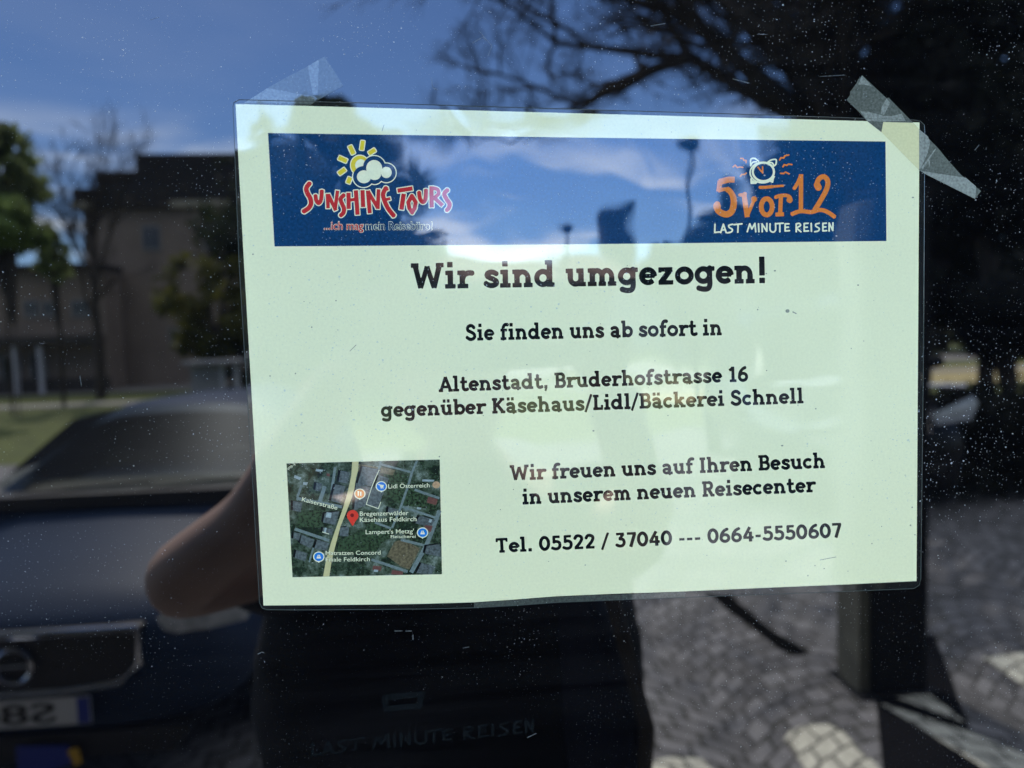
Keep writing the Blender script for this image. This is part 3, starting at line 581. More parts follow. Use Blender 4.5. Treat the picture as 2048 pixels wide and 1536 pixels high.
for p_ in ([(420, 220), (500, 230), (490, 255), (410, 245)], [(170, 290), (250, 320), (230, 350), (160, 320)], [(270, 370), (325, 375), (310, 410), (265, 400)], [(540, 720), (600, 730), (590, 790), (530, 780)], [(1735, 800), (1765, 805), (1750, 845), (1720, 835)], [(1590, 660), (1640, 670), (1630, 690), (1585, 685)], [(520, 900), (545, 905), (530, 960), (510, 950)], [(1090, 1385), (1140, 1390), (1135, 1415), (1085, 1410)], [(1650, 340), (1790, 345), (1780, 365), (1650, 365)]): mp('pale_map_roof', flat(ZM(p_)), .00138, M_pale)
mp('map_boundary', [ink(zm(path([(1150, 230), (1110, 320), (1060, 440), (1000, 630), (1140, 680), (1170, 600)], 4) + path([(490, 950), (570, 975)], 4)), .4)], .0014, M_pw)
mp('main_road', flat(ZM([(838, 137), (911, 134), (905, 240), (880, 330), (862, 450), (830, 560), (760, 740), (700, 890), (650, 1080), (600, 1280), (572, 1464), (500, 1467), (535, 1270), (590, 1080), (655, 890), (715, 720), (765, 560), (800, 420), (826, 300)])), .00142, M_mroad)
MPB = PM('map_pin_blue', (.01, .17, .52), .05); MPO = PM('map_pin_orange', (.62, .22, .04), .05); MPR = PM('map_pin_red', (.60, .045, .025), .05); MPD = PM('map_pin_dark', (.18, .01, .01), .05)
for nm, x, y, m in (('map_pin', 1175, 422, MPB), ('map_pin', 925, 508, MPO), ('map_pin', 1653, 958, MPB), ('map_pin', 450, 1238, MPB)):
    o = mp(nm, [ink(zm([('e', x, y, 66, 60), ('p', [(x - 44, y + 36), (x + 44, y + 36), (x, y + 70)])]), .4)], .00146, M_pw)
    mp('pin_face', [ink(zm([('e', x, y, 54, 50)]), .4)], .0015, m)
icons = []; icons.append(path([(1140, 400), (1158, 402), (1170, 430), (1198, 430)], 6) + [('p', [(1158, 402), (1206, 406), (1198, 426), (1168, 426)]), ('e', 1174, 442, 6, 6), ('e', 1194, 442, 6, 6)])
icons.append(path([(908, 530), (908, 484)], 7) + path([(936, 530), (936, 484)], 7) + path([(898, 484), (918, 484)], 9))
for x, y in ((1653, 958), (450, 1238)): icons.append([('p', [(x - 22, y - 2), (x + 22, y - 2), (x + 26, y + 20), (x - 26, y + 20)])] + path([(x - 12, y), (x - 10, y - 18), (x + 10, y - 18), (x + 12, y)], 4))
for i_ in icons: mp('pin_icon', [ink(zm(i_), .35)], .00154, M_pw)
mp('red_pin', [ink(zm([('e', 842, 762, 66, 66), ('p', [(782, 790), (902, 790), (872, 830), (848, 876), (838, 876), (808, 830)])]), .4)], .00146, MPR); mp('red_pin_dot', [ink(zm([('e', 836, 757, 22, 22)]), .3)], .0015, MPD)
mp('map_site', [ink(zm([('e', 1812, 404, 44, 40)]), .5)], .00144, PM('map_tan', (.40, .27, .14)))
tx = []; halo = []
for s_, a, b, c_, d_, hh in (('Lidl Österreich', 1256, 446, 1735, 432, 50), ('Bregenzerwälder', 926, 764, 1488, 754, 52), ('Käsehaus Feldkirch', 926, 834, 1582, 824, 52), ("Lampert's Metzg'", 994, 976, 1552, 964, 50), ('Fleischerei', 1284, 1022, 1572, 1018, 36), ('Matratzen Concord', 530, 1218, 1166, 1212, 48), ('Filiale Feldkirch', 530, 1294, 1042, 1288, 48), ('Kaiserstraße', 250, 592, 660, 694, 50), ('uns-V', 92, 232, 190, 172, 40)):
    (a, b), (c_, d_) = ZM([(a, b), (c_, d_)]); tx += sans(s_, a, b, c_, d_, hh / 5.797, .006); halo += sans(s_, a - .4, b, c_ + .4, d_, hh / 5.797, .03)
mp('map_lettering_halo', halo, .0015, M_shadow); mp('map_lettering', tx, .00154, M_pw)

# ------------------------------------------------------------------ adhesive tape
M_tape = glossy_print('clear_tape', (.10, .115, .09), wave=2.5, grain=.35, gloss=.6); M_tape2 = glossy_print('clear_tape_lifted', (.21, .235, .19), wave=3, grain=.35, gloss=.8); M_tape3 = glossy_print('clear_tape_on_paper', (.60, .60, .31), wave=2, grain=.06, gloss=.6)
M_tpale = glossy_print('clear_tape_pale', (.052, .062, .050), wave=2, grain=.4, gloss=.95); M_tp2 = glossy_print('clear_tape_pale_lifted', (.11, .13, .11), wave=3, grain=.4, gloss=1.05)
T3 = lambda pts: [(1660 + x / 5.297, 130 + y / 5.297) for x, y in pts]; T2 = lambda pts: [(430 + x / 6.827, 90 + y / 6.827) for x, y in pts]
t1 = put_t = lay('adhesive_tape', flat(T3([(340, 110), (318, 138), (300, 150), (282, 190), (240, 250), (214, 282), (212, 318), (175, 370), (290, 480), (390, 592), (545, 712), (945, 1115), (1000, 1150), (1200, 1250), (1535, 1420), (1600, 1335), (1390, 1165), (1250, 1010), (1135, 870), (1000, 735), (880, 610), (620, 345), (600, 352)])), .0019, M_tape, None)
tag(t1, 'long yellowish clear tape strip across the right upper corner of the notice', 'tape', 'tape strips holding the notice')
tp_ = lay('tape_over_paper', flat(T3([(564, 604), (880, 612), (944, 676), (944, 1113), (545, 712)])), .0020, M_tape3, t1)
for i_, pts in enumerate(([(340, 110), (300, 205), (370, 208), (450, 230)], [(320, 490), (400, 495), (560, 535), (560, 600), (392, 592)], [(545, 450), (600, 355), (640, 400), (570, 530), (540, 520)], [(560, 540), (660, 540), (760, 515), (800, 590), (560, 600)], [(945, 680), (1040, 760), (1060, 830), (1035, 930), (960, 1100), (945, 1100)], [(965, 1090), (1110, 890), (1130, 880), (985, 1100)],
            [(960, 1120), (1110, 1145), (1250, 1165), (1440, 1195), (1545, 1285), (1535, 1415), (1390, 1345), (1200, 1250), (1000, 1150)], [(1460, 1275), (1548, 1300), (1540, 1400), (1480, 1360)], [(1050, 1090), (1060, 1040), (1050, 1000), (1100, 900), (1040, 990)])):
    lay('lifted_patch', flat(T3(pts)), .0021 + i_ * .00002, M_tape2, t1)
t2 = lay('adhesive_tape', flat(T2([(1500, 158), (1400, 205), (1268, 290), (1000, 430), (720, 585), (400, 788), (420, 830), (1300, 830), (1320, 805), (1750, 555), (1640, 370), (1560, 255)])), .0010, M_tpale, None)
tag(t2, 'pale clear tape strip tucked behind the left upper corner of the notice', 'tape', 'tape strips holding the notice')
for i_, pts in enumerate(([(1268, 290), (1400, 210), (1420, 218), (1400, 680), (1335, 680)], [(720, 588), (900, 620), (1080, 660), (1340, 690), (1400, 730), (1330, 800), (400, 790)])): lay('lifted_patch', flat(T2(pts)), .00112 + i_ * .00002, M_tp2, t2)
# a narrow flat strip, paler than the laminate, along the notice's bottom edge
t3 = lay('adhesive_tape', flat([(948, 1205.5), (1030, 1200), (1113, 1193.5), (1350, 1184.5), (1370, 1184), (1370, 1194), (1350, 1195), (1113, 1204.5), (1030, 1210.5), (948, 1215)]), .00114, M_tpale, None)  # flat pale strip, laid in the pale tape material
tag(t3, 'narrow clear tape strip along the bottom edge of the notice', 'tape', 'tape strips holding the notice')

# ------------------------------------------------------------------ street setting
def cobble_mat(name, stone, joint, paint=None):
    m, N, L = base(name)
    out = N('ShaderNodeOutputMaterial'); p = N('ShaderNodeBsdfPrincipled'); L(p.outputs[0], out.inputs[0]); p.inputs['Roughness'].default_value = .8
    geo = N('ShaderNodeNewGeometry'); sp = N('ShaderNodeSeparateXYZ'); L(geo.outputs['Position'], sp.inputs[0])
    wn = N('ShaderNodeTexNoise'); wn.inputs['Scale'].default_value = 5; L(geo.outputs['Position'], wn.inputs['Vector'])
    def math_(op, a, b=None):
        x = N('ShaderNodeMath'); x.operation = op
        for i, q in enumerate((a, b)):
            if q is None: continue
            if isinstance(q, (int, float)): x.inputs[i].default_value = q
            else: L(q, x.inputs[i])
        return x.outputs[0]
    xw = math_('ADD', sp.outputs['X'], math_('MULTIPLY', math_('SUBTRACT', wn.outputs['Fac'], .5), .06))
    u = math_('SUBTRACT', math_('FRACT', math_('DIVIDE', xw, 1.25)), .5)
    yw = math_('ADD', sp.outputs['Y'], math_('MULTIPLY', math_('MULTIPLY', u, u), -1.5))
    yw = math_('ADD', yw, math_('MULTIPLY', math_('SUBTRACT', wn.outputs['Fac'], .5), .07))
    cm = N('ShaderNodeCombineXYZ'); L(xw, cm.inputs[0]); L(yw, cm.inputs[1])
    br = N('ShaderNodeTexBrick'); br.inputs['Scale'].default_value = 1; br.inputs['Brick Width'].default_value = .135; br.inputs['Row Height'].default_value = .120; br.inputs['Mortar Size'].default_value = .009; br.inputs['Mortar Smooth'].default_value = .3
    br.inputs['Color1'].default_value = (*[c * .65 for c in stone], 1); br.inputs['Color2'].default_value = (*[c * 1.4 for c in stone], 1); br.inputs['Mortar'].default_value = (*joint, 1); br.offset = .5
    L(cm.outputs[0], br.inputs['Vector'])
    fn = N('ShaderNodeTexNoise'); fn.inputs['Scale'].default_value = 22; fn.inputs['Detail'].default_value = 5; L(geo.outputs['Position'], fn.inputs['Vector'])
    mr = N('ShaderNodeMapRange'); mr.inputs['From Min'].default_value = .3; mr.inputs['From Max'].default_value = .7; mr.inputs['To Min'].default_value = .75; mr.inputs['To Max'].default_value = 1.25; L(fn.outputs['Fac'], mr.inputs['Value'])
    src = br.outputs['Color']
    if paint:
        mx = N('ShaderNodeMix'); mx.data_type = 'RGBA'; L(br.outputs['Fac'], mx.inputs['Factor']); mx.inputs['A'].default_value = (*paint, 1); mx.inputs['B'].default_value = (*[c * .25 for c in paint], 1); src = mx.outputs['Result']
    sc = N('ShaderNodeVectorMath'); sc.operation = 'SCALE'; L(src, sc.inputs[0]); L(mr.outputs[0], sc.inputs['Scale']); L(sc.outputs[0], p.inputs['Base Color'])
    b = N('ShaderNodeBump'); b.inputs['Strength'].default_value = .8; b.inputs['Distance'].default_value = .02; b.invert = True; L(br.outputs['Fac'], b.inputs['Height']); L(b.outputs[0], p.inputs['Normal'])
    return m
M_cob = cobble_mat('cobbles', (.15, .146, .15), (.030, .029, .022)); M_paint = cobble_mat('road_paint', (.5, .5, .5), (.1, .1, .1), (.62, .60, .50))
M_grass = mat('grass', (.075, .090, .016), .95, .35, 3); M_dkground = mat('asphalt', (.007, .007, .009), .9, .3, 30, spec=.06); M_path = mat('path_slabs', (.20, .19, .18), .9, .2, 4)
def sheet(name, pts, z, m):
    mb = MB(); mb.add([(x, y, z) for x, y in pts], [tuple(range(len(pts)))]); o = mb.build(name, m)
    bm = bmesh.new(); bm.from_mesh(o.data); bm.normal_update()
    for f in bm.faces:
        if f.normal.z < 0: f.normal_flip()
    bm.to_mesh(o.data); bm.free()
    return tag(o, kind='structure')
sheet('ground', [(-1500, 40), (1500, 40), (1500, -2500), (-1500, -2500)], -.01, M_grass)
sheet('cobbled_square', [(-14, 0), (14, 0), (16, -12), (-14, -11.5)], 0, M_cob)
sheet('garden_path', [(-40, -22.2), (20, -22.2), (20, -23.6), (-40, -23.4)], .002, M_path); sheet('pavement', [(-40, -27.6), (40, -27.6), (40, -33), (-40, -33)], .002, M_path)
G2 = lambda pts: [tuple(gd(x, y))[:2] for x, y in pts]
sheet('asphalt_patch', G2([(1742, 1300), (1868, 1268), (1905, 1365), (1946, 1478), (2000, 1590), (1770, 1590)]), .004, M_dkground)  # flat near-black patch laid on the cobbles round the pillar's foot
sheet('road_marking', G2([(1776, 1391), (1846, 1383), (1890, 1416), (1930, 1449)]), .008, M_paint)  # bare band between this marking and the next imitates a thin shadow
sheet('road_marking', G2([(1760, 1409), (1934, 1466), (2050, 1512), (2130, 1570), (2040, 1600), (1960, 1534)]), .008, M_paint)
sheet('road_marking', G2([(1567, 1482), (1582, 1464), (1606, 1454), (1655, 1452), (1684, 1466), (1750, 1530), (1800, 1590), (1660, 1600), (1610, 1540)]), .008, M_paint)
sheet('road_marking', G2([(1962, 1318), (2050, 1308), (2120, 1330), (2120, 1420), (2048, 1374)]), .008, M_paint)
sheet('road_marking', G2([(1290, 1528), (1340, 1518), (1402, 1520), (1440, 1560), (1290, 1600)]), .008, M_paint)
M_cast = mat('tar', (.004, .004, .004), .95, spec=.02)
sheet('gravel_strip', [(5, -18.5), (60, -18.5), (60, -24.5), (5, -24.5)], .001, mat('ochre_gravel', (.36, .29, .13), .9, .2, 2))
sheet('tar_seam', G2([(1412, 1178), (1446, 1178), (1484, 1212), (1545, 1262), (1618, 1304), (1592, 1313), (1558, 1300), (1500, 1254), (1446, 1214)]), .006, M_cast)  # dark strip painted on the cobbles in place of a cast shadow

# ------------------------------------------------------------------ pillar by the window
M_pil = mat('dark_steel', (.012, .013, .016), .6, .3, 8, spec=.15); M_pil2 = mat('pillar_edge', (.13, .13, .10), .8, .3, 9)
g0, g1 = gd(1745, 1392), gd(1868, 1392)
pl = empty('pillar', (g0.x, g0.y, 0)); tag(pl, 'square dark steel pillar standing on cobbles by the painted lines', 'pillar')
W_ = g1.x - g0.x
MB().box(0, W_, -.22, 0, .012, 2.35).build('shaft', M_pil, pl, bevel=.008); MB().box(-.055, -.003, -.22, -.02, .012, 2.3).build('side_rail', M_pil2, pl); MB().box(-.08, W_ + .04, -.26, .04, 0, .012).build('foot_plate', M_pil, pl)  # lighter side strip: sunlight on the pillar's left face put into its colour
MB().box(-.01, W_ + .01, -.23, .01, 2.352, 2.38).build('cap', M_pil, pl)

# ------------------------------------------------------------------ cars
M_dark = mat('black_plastic', (.008, .008, .009), .5); M_chrome = mat('chrome', (.6, .6, .62), .12, .05, 5, metal=1); M_lamp = mat('headlamp_glass', (.45, .48, .5), .05, .3, 20, coat=1); M_tyre = mat('tyre', (.012, .012, .012), .85)
M_wing = mat('car_glass', (.006, .008, .010), .04, .1, 3, spec=.2); M_seat = mat('seat_fabric', (.10, .09, .08), .9, .2, 8)
def screen_mat():
    m, N, L = base('windscreen_glass'); out = N('ShaderNodeOutputMaterial'); ad = N('ShaderNodeAddShader'); t = N('ShaderNodeBsdfTransparent'); t.inputs['Color'].default_value = (.5, .55, .53, 1); g = N('ShaderNodeBsdfGlossy'); g.inputs['Roughness'].default_value = .4; g.inputs['Color'].default_value = (.010, .011, .012, 1); L(t.outputs[0], ad.inputs[0]); L(g.outputs[0], ad.inputs[1]); L(ad.outputs[0], out.inputs[0]); return m
M_screen = screen_mat(); M_plate = mat('plate_white', (.55, .56, .56), .5, .05); M_ebl = mat('plate_blue', (.012, .03, .26), .5, .05); M_ink = mat('plate_ink', (.01, .01, .01), .5, .05); M_syel = mat('sticker_yellow', (.62, .36, .02), .5, .08)
def loft(secs, n=10, p=2.6):
    """closed body from cross-sections (y, half width, z low, z high, half width at top)"""
    mb = MB(); R = []
    for (y, hw, z0, z1, ht) in secs:
        ring_ = []
        for i in range(n + 1):
            t = i / n; a = math.pi * (t - .5)
            z = z0 + (z1 - z0) * (math.sin(a) * .5 + .5)
            k = abs(math.cos(a)) ** (2 / p); wdt = (hw + (ht - hw) * t) * k
            ring_.append((wdt, y, z))
        full = ring_ + [(-x, y_, z) for x, y_, z in ring_[-2:0:-1]]
        R.append(full)
    m = len(R[0])
    for r in R: mb.v += r
    for i in range(len(R) - 1):
        for k in range(m):
            mb.f.append((i * m + k, i * m + (k + 1) % m, (i + 1) * m + (k + 1) % m, (i + 1) * m + k))
    mb.f.append(tuple(range(m))[::-1]); mb.f.append(tuple((len(R) - 1) * m + k for k in range(m)))
    return mb
def quad(mb, a, b, c, d, nu=6, nv=4, bulge=(0, 0, 0)):
    k = len(mb.v); a, b, c, d = map(Vector, (a, b, c, d)); B = Vector(bulge)
    for j in range(nv + 1):
        for i in range(nu + 1):
            u, v = i / nu, j / nv
            mb.v.append(tuple((a * (1 - u) + b * u) * (1 - v) + (d * (1 - u) + c * u) * v + B * (1 - (2 * u - 1) ** 2)))
    for j in range(nv):
        for i in range(nu): q = k + j * (nu + 1) + i; mb.f.append((q, q + 1, q + nu + 2, q + nu + 1))
    return mb
def wheel(parent, x, y, r=.31):
    t = MB(); n = 24
    for i in range(n):
        a = 2 * math.pi * i / n
        for xx, rr in ((-.10, r * .92), (-.06, r), (.06, r), (.10, r * .92), (.10, r * .68), (-.10, r * .68)): t.v.append((x + xx, y + rr * math.cos(a), r + rr * math.sin(a)))
    for i in range(n):
        for k in range(6): t.f.append((i * 6 + k, i * 6 + (k + 1) % 6, ((i + 1) % n) * 6 + (k + 1) % 6, ((i + 1) % n) * 6 + k))
    wo = t.build('wheel', M_tyre, parent, True)
    h = MB(); h.tube([(x - .08, y, r), (x + .085, y, r)], r * .66, 20); h.build('rim', M_chrome, wo)
def car(name, label, cat, loc, rz, paint, L=4.3, hw=.88, roof=1.40, hood=.98, nose=.74, front=True, group=None, text='S80'):
    """front end looks along +y; y runs backwards into the car"""
    r = empty(name, loc, rz); tag(r, label, cat, group)
    s = roof / 1.46
    loft([(-.02, hw * .62, .30, nose - .06, hw * .60), (-.10, hw * .86, .26, nose, hw * .80), (-.28, hw * .97, .22, nose + .06, hw * .88), (-.7, hw, .20, nose + .13, hw * .92), (-1.15, hw, .20, hood, hw * .92), (-1.4, hw, .20, hood + .03, hw * .92), (-L + .6, hw, .20, hood + .10, hw * .92), (-L + .15, hw * .95, .25, hood + .05, hw * .88), (-L, hw * .85, .32, hood - .1, hw * .8)], 14, 5).build('body', paint, r, True)
    cb = loft([(-1.0, hw * .90, hood - .2, hood + .0, hw * .86), (-1.25, hw * .90, hood - .2, hood + .14, hw * .84), (-1.85, hw * .90, hood - .2, roof - .06, hw * .70), (-2.2, hw * .90, hood - .2, roof + .01, hw * .70), (-3.2, hw * .9, hood - .2, roof - .02, hw * .70), (-3.75, hw * .88, hood - .2, roof - .15, hw * .70), (-L + .2, hw * .86, hood - .2, hood + .1, hw * .8)], 16, 3.6)
    cb.f = [f for f in cb.f if not (-1.84 < (cy := sum(cb.v[i][1] for i in f) / len(f)) < -1.02 and sum(cb.v[i][2] for i in f) / len(f) > hood + .02 + (-1.05 - cy) * .30 and abs(sum(cb.v[i][0] for i in f) / len(f)) < hw * .68)]
    cb.build('cabin', paint, r, True)
    ws = MB(); quad(ws, (-hw * .80, -1.12, hood + .065), (hw * .80, -1.12, hood + .065), (hw * .64, -1.86, roof - .045), (-hw * .64, -1.86, roof - .045), 10, 6, (0, .05, .035)); ws.build('windscreen', M_screen, r, True)
    for sx in (-.38, .38):
        se = loft([(-1.95, .24, .45, 1.02, .20), (-2.05, .25, .45, 1.12, .20), (-2.2, .22, .45, 1.12, .16)], 8, 4); k0 = len(se.v); hr = loft([(-2.04, .12, 1.10, 1.27, .10), (-2.16, .11, 1.10, 1.26, .09)], 8, 3); se.add(hr.v, hr.f); se.v = [(x + sx, y, z) for x, y, z in se.v]; se.build('seat', M_seat, r, True)
    MB().tube([(.38 + .18 * math.cos(a * .2618), -1.62 - .05 * math.sin(a * .2618), hood - .02 + .17 * math.sin(a * .2618)) for a in range(25)], .016, 6, False).build('steering_wheel', M_dark, r, True); MB().box(-hw * .8, hw * .8, -1.5, -1.15, hood - .1, hood + .04).build('dashboard', M_seat, r, bevel=.03); MB().box(-.12, .12, -1.84, -1.82, roof - .17, roof - .10).build('rear_mirror', M_dark, r, bevel=.01)
    for sx in (-1, 1):
        g = MB(); quad(g, (sx * hw * .90, -1.45, hood + .09), (sx * hw * .90, -3.6, hood + .12), (sx * hw * .755, -3.3, roof - .09), (sx * hw * .755, -1.95, roof - .09), 6, 3); g.build('side_window', M_wing, r, True)
        mi = loft([(0, .10, 0, .13, .09), (-.06, .11, -.01, .14, .10), (-.10, .08, .01, .12, .07)], 8, 3); mi.v = [(x + sx * (hw + .10), y - 1.42, z + hood + .02) for x, y, z in mi.v]; mi.build('door_mirror', paint, r, True)
        wheel(r, sx * (hw - .10), -.82); wheel(r, sx * (hw - .10), -L + .85)
        if front:
            hl = MB(); pts = [(sx * hw * .56, nose - .03), (sx * hw * .93, nose + .12), (sx * hw * .99, nose + .05), (sx * hw * .92, nose - .09), (sx * hw * .60, nose - .12)]
            k = 0
            for i, (x, z) in enumerate(pts): hl.v.append((x, -.045 - .30 * max(0, abs(x) / hw - .5) ** 1.3 * 1.0, z))
            c_ = Vector([sum(v[i] for v in hl.v) / 5 for i in range(3)]) + Vector((0, .04, 0)); hl.v.append(tuple(c_))
            hl.f += [(i, (i + 1) % 5, 5) for i in range(5)]; o = hl.build('headlight', M_lamp, r, True)
    wp = MB(); wp.tube([(-.55, -1.04, hood + .045), (.1, -1.10, hood + .075)], .010, 5); wp.tube([(.05, -1.04, hood + .045), (.62, -1.12, hood + .08)], .010, 5); wp.box(-hw * .8, hw * .8, -1.13, -.98, hood - .02, hood + .045); wp.build('wiper_cowl', M_dark, r)
    if front:
        gw = hw * .51; gz0, gz1 = nose - .27, nose - .045
        gp = [(-gw, gz1), (gw, gz1), (gw, gz0 + .09), (gw * .82, gz0 + .02), (gw * .4, gz0), (-gw * .4, gz0), (-gw * .82, gz0 + .02), (-gw, gz0 + .09)]
        gr = MB().prism(gp, -.06, .012).build('grille', M_dark, r)
        MB().tube([(x, .016, z) for x, z in gp + gp[:1]], .014, 6, False).build('grille_frame', M_chrome, gr)
        bd = MB(); bd.tube([(.065 * math.cos(a * .2618), .03, (gz0 + gz1) / 2 + .065 * math.sin(a * .2618)) for a in range(25)], .009, 6, False); bd.tube([(-.06, .03, (gz0 + gz1) / 2), (.06, .03, (gz0 + gz1) / 2)], .007, 6); bd.build('badge', M_chrome, gr)
        pz = nose - .345; np_ = MB().box(-.26, .26, .012, .022, pz - .055, pz + .055).build('number_plate', M_plate, r, bevel=.004)
        MB().box(.212, .258, .0225, .024, pz - .05, pz + .05).build('plate_band', M_ebl, np_)
        tm = MB()
        for v, f in sans(text, -.13, 0, .17, 0, .075, .02): tm.add([(-x, .0235, pz - y - .037) for x, y in v], f)
        tm.build('plate_text', M_ink, np_)
        lb = MB().prism([(-hw * .7, pz - .10), (hw * .7, pz - .10), (hw * .62, pz - .20), (-hw * .62, pz - .20)], -.1, -.005).build('lower_grille', M_dark, r)
    return r
M_blue_paint = mat('blue_grey_paint', (.020, .033, .064), .45, .06, 2, spec=.07); M_black_paint = mat('black_paint', (.004, .004, .005), .3, .1, 2, spec=.25); M_silver = mat('silver_paint', (.30, .31, .33), .4, .08, 2, metal=.3)
c1 = car('parked_car', 'dark blue grey car parked nose towards the window on the left', 'car', (-1.60, -2.66, 0), math.radians(1.5), M_blue_paint)
st_ = MB(); quad(st_, (-.02, .02, .27), (.17, .02, .26), (.19, .022, .19), (-.02, .022, .14), 4, 3); st_.build('bumper_sticker', M_ebl, c1); s2 = MB(); s2.prism([(.165, .24), (.205, .25), (.215, .19), (.19, .18)], .018, .026); s2.build('sticker_corner', M_syel, c1)
c2 = car('parked_car', 'silver grey car parked behind the dark blue car', 'car', (-4.55, -5.0, 0), math.radians(-20), M_silver, text='W41')
c3 = car('parked_van', 'tall black van parked beyond the pillar on the right', 'van', (3.75, -6.0, 0), math.radians(14), M_black_paint, L=4.8, hw=.98, roof=1.98, hood=1.22, nose=.95, text='F27')
# bright trim and sunlit load sill of the van
MB().tube([(-.80, -.02, 1.17), (.2, .0, 1.19), (.80, -.02, 1.17)], .022, 6).build('chrome_strip', M_chrome, c3)
MB().tube([(-.55, -2.1, 2.02), (-.55, -3.8, 2.02)], .02, 6).build('roof_rail', M_chrome, c3); MB().tube([(.55, -2.1, 2.02), (.55, -3.8, 2.02)], .02, 6).build('roof_rail', M_chrome, c3)

# ------------------------------------------------------------------ buildings across the square
M_brown = mat('brown_plaster', (.215, .17, .135), .9, .14, 1.2); M_roofd = mat('dark_roof', (.016, .015, .016), .9, .2, 2); M_eave = mat('eave_boards', (.30, .27, .20), .8, .1, 2); M_win = mat('window_glass', (.015, .018, .025), .03, .05, 2); M_wfr = mat('window_frames', (.22, .22, .22), .6, .08); M_base = mat('plinth', (.05, .045, .04), .9, .2, 2); M_post = mat('white_post', (.45, .45, .48), .6, .1)
M_tile = mat('red_brown_roof', (.10, .05, .035), .9, .2, 3); M_grey = mat('grey_plaster', (.26, .26, .27), .9, .12, 1.5); M_green = mat('green_roof', (.10, .16, .05), .9, .25, 2)
def windows(parent, spots, y):
    """openings in a wall that faces the square at y: (x0, x1, z0, z1)"""
    for x0, x1, z0, z1 in spots:
        f = MB(); t = .07
        f.box(x0, x1, y, y + .06, z1 - t, z1); f.box(x0, x1, y, y + .06, z0, z0 + t); f.box(x0, x0 + t, y, y + .06, z0 + t, z1 - t); f.box(x1 - t, x1, y, y + .06, z0 + t, z1 - t); f.box((x0 + x1) / 2 - .03, (x0 + x1) / 2 + .03, y, y + .05, z0 + t, z1 - t)
        fo = f.build('window', M_wfr, parent); MB().box(x0 + t, x1 - t, y, y + .02, z0 + t, z1 - t).build('pane', M_win, fo)
Y1 = 31
X = lambda px, Y=Y1: at(px, 700, Y).x
Z = lambda px, py, Y=Y1: at(px, py, Y).z
b1 = empty('apartment_block', (X(420), -Y1, 0)); tag(b1, 'brown apartment block with stepped dark flat roofs', 'building')
def bpart(nm, m, p, x0, x1, y0, y1, z0, z1): o = MB().box(x0 - p.location.x, x1 - p.location.x, y0 - p.location.y, y1 - p.location.y, z0, z1).build(nm, m, p); return o
zr = [Z(300, 298), Z(240, 340), Z(200, 378), Z(200, 405), Z(200, 419)]
bpart('wall', M_brown, b1, X(185), X(690), -Y1 - 12, -Y1, 0, zr[4])
bpart('eave', M_eave, b1, X(168), X(215), -Y1 - 12.2, -Y1 + .3, zr[4] + .003, zr[3]); bpart('eave', M_eave, b1, X(362), X(480), -Y1 - 12.2, -Y1 + .3, zr[4] + .003, zr[3]); bpart('fascia', M_roofd, b1, X(215) + .003, X(362) - .003, -Y1 - 12.2, -Y1 + .28, zr[4] + .003, zr[3]); bpart('fascia', M_roofd, b1, X(480) + .003, X(692), -Y1 - 12.2, -Y1 + .28, zr[4] + .003, zr[3])
bpart('roof_slab', M_roofd, b1, X(172), X(690), -Y1 - 12, -Y1 + .2, zr[3] + .003, zr[2]); bpart('roof_slab', M_roofd, b1, X(212), X(670), -Y1 - 11.5, -Y1 - .2, zr[2] + .003, zr[1]); bpart('roof_slab', M_roofd, b1, X(280), X(640), -Y1 - 11, -Y1 - .8, zr[1] + .003, zr[0])
bx = b1.location.x
windows(b1, [(X(340) - bx, X(383) - bx, Z(360, 696), Z(360, 655)), (X(430) - bx, X(462) - bx, Z(440, 696), Z(440, 655)), (X(300) - bx, X(335) - bx, Z(330, 500), Z(330, 450)), (X(420) - bx, X(455) - bx, Z(430, 500), Z(430, 450))], .003)
Y2 = 29
b2 = empty('low_building', (X(60, Y2), -Y2, 0)); tag(b2, 'low dark brown building with two rows of windows beside the lawn', 'building')
bpart('wall', M_brown, b2, X(-400, Y2), X(215, Y2), -Y2 - 1.6, -Y2, 0, Z(100, 540, Y2)); bpart('roof_slab', M_roofd, b2, X(-410, Y2), X(220, Y2), -Y2 - 1.7, -Y2 + .35, Z(100, 540, Y2) + .003, Z(100, 530, Y2))
bpart('balcony', M_base, b2, X(-400, Y2), X(210, Y2), -Y2 + .003, -Y2 + .9, Z(100, 690, Y2), Z(100, 672, Y2)); bpart('plinth', M_base, b2, X(-400, Y2), X(218, Y2), -Y2 + .003, -Y2 + .2, 0, .5)
b2x = b2.location.x; q = lambda a: X(a, Y2) - b2x
windows(b2, [(q(55), q(86), Z(70, 634, Y2), Z(70, 600, Y2)), (q(92), q(126), Z(100, 634, Y2), Z(100, 602, Y2)), (q(-60), q(-10), Z(0, 634, Y2), Z(0, 600, Y2)), (q(150), q(185), Z(150, 634, Y2), Z(150, 600, Y2)), (q(0), q(40), Z(20, 770, Y2), Z(20, 708, Y2)), (q(60), q(92), Z(70, 770, Y2), Z(70, 706, Y2))], .003)
for px in (52, 100): MB().tube([(q(px), .75, 0), (q(px), .75, Z(px, 690, Y2))], .09, 10).build('column', M_post, b2)
Y3 = 40
b3 = empty('long_hall', (X(1050, Y3), -Y3, 0)); tag(b3, 'long grey hall with a low pitched roof far behind the square', 'building')
bpart('wall', M_grey, b3, X(800, Y3), X(1420, Y3), -Y3 - 10, -Y3, 0, Z(1000, 560, Y3)); rf = MB(); x0, x1 = X(790, Y3) - b3.location.x, X(1430, Y3) - b3.location.x; za, zb = Z(1000, 560, Y3) + .003, Z(1000, 506, Y3)
